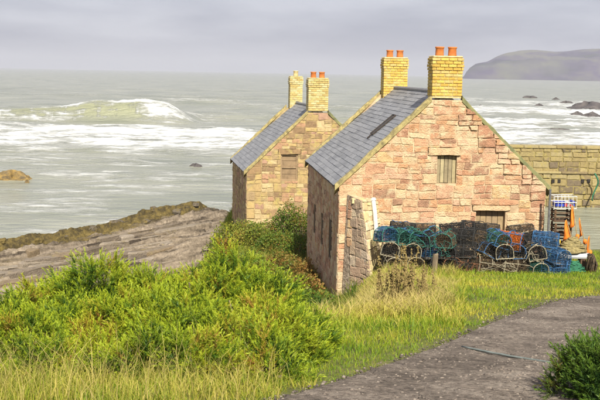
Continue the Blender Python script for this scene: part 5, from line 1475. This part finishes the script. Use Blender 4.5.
# loose gravel on the track
rg = np.random.default_rng(12)
n = 20000
ii = rg.integers(0, 110, n); fu = rg.random(n); fu = np.where(rg.random(n) < .3, .5+.12*rg.standard_normal(n), fu); fu = np.clip(fu, 0, 1)
ff_ = rg.random(n)[:, None]; ed0 = rg.random(n) < .05; fu = np.where(ed0, .01+.07*np.abs(rg.standard_normal(n)), fu)
Pq = (TL[ii]*(1-ff_)+TL[ii+1]*ff_)*(1-fu[:, None])+(TR[ii]*(1-ff_)+TR[ii+1]*ff_)*fu[:, None]
okm = np.abs(Pq[:, 0]/Pq[:, 1]) < .36; Pq = Pq[okm]; fu = fu[okm]; n = len(Pq)
octv = np.array([(1,0,0),(-.9,.1,0),(0,1,.1),(.1,-.9,0),(.1,0,.6),(0,0,-.6)], float); octf = np.array([(0,2,4),(2,1,4),(1,3,4),(3,0,4),(2,0,5),(1,2,5),(3,1,5),(0,3,5)])
edge_ = ed0[okm]
szs = np.where(edge_, .008+.026*rg.random(n)**3, .006+.026*rg.random(n)**3)
pz = H(Pq[:, 0], Pq[:, 1])+.04-.024*(np.exp(-((fu-.28)/.1)**2)+np.exp(-((fu-.72)/.1)**2))
V, Fc, a, b_ = scatter(octv, octf, np.zeros(6), np.c_[Pq, pz], rot_to(np.c_[rg.standard_normal((n,2))*.3, np.ones(n)], rg.random(n)*6.28), szs, np.where(edge_, .22, 1)*rg.random(n))
mt['gravel'] = leaf_mat('gravel', [(0.06,0.05,0.042),(0.14,0.115,0.095),(0.20,0.165,0.135),(0.26,0.22,0.18)], None, .9, 0.0)
o = mesh_np('gravel', V, Fc, mt['gravel'], None, {'tone': a, 'tip': b_}); o['kind'] = 'stuff'; tag(o, 'loose grey brown gravel strewn over the track', 'gravel')

# ------------------------------------------------------------------ haze
hz = MB().box(-17000, 17000, -60, 12600, -4.2, 150).build('haze', mt['white']); hz['kind'] = 'stuff'; tag(hz, 'thin pale sea haze over the whole bay', 'haze')
m = bpy.data.materials.new('haze_air'); m.use_nodes = True; t = m.node_tree; t.nodes.clear()
vo = N(t, 'ShaderNodeVolumePrincipled'); vo.inputs['Color'].default_value = (0.70,0.72,0.82,1); vo.inputs['Density'].default_value = 1.7e-4; vo.inputs['Anisotropy'].default_value = 0.1
ou = N(t, 'ShaderNodeOutputMaterial'); t.links.new(vo.outputs[0], ou.inputs['Volume'])
hz.data.materials.clear(); hz.data.materials.append(m)
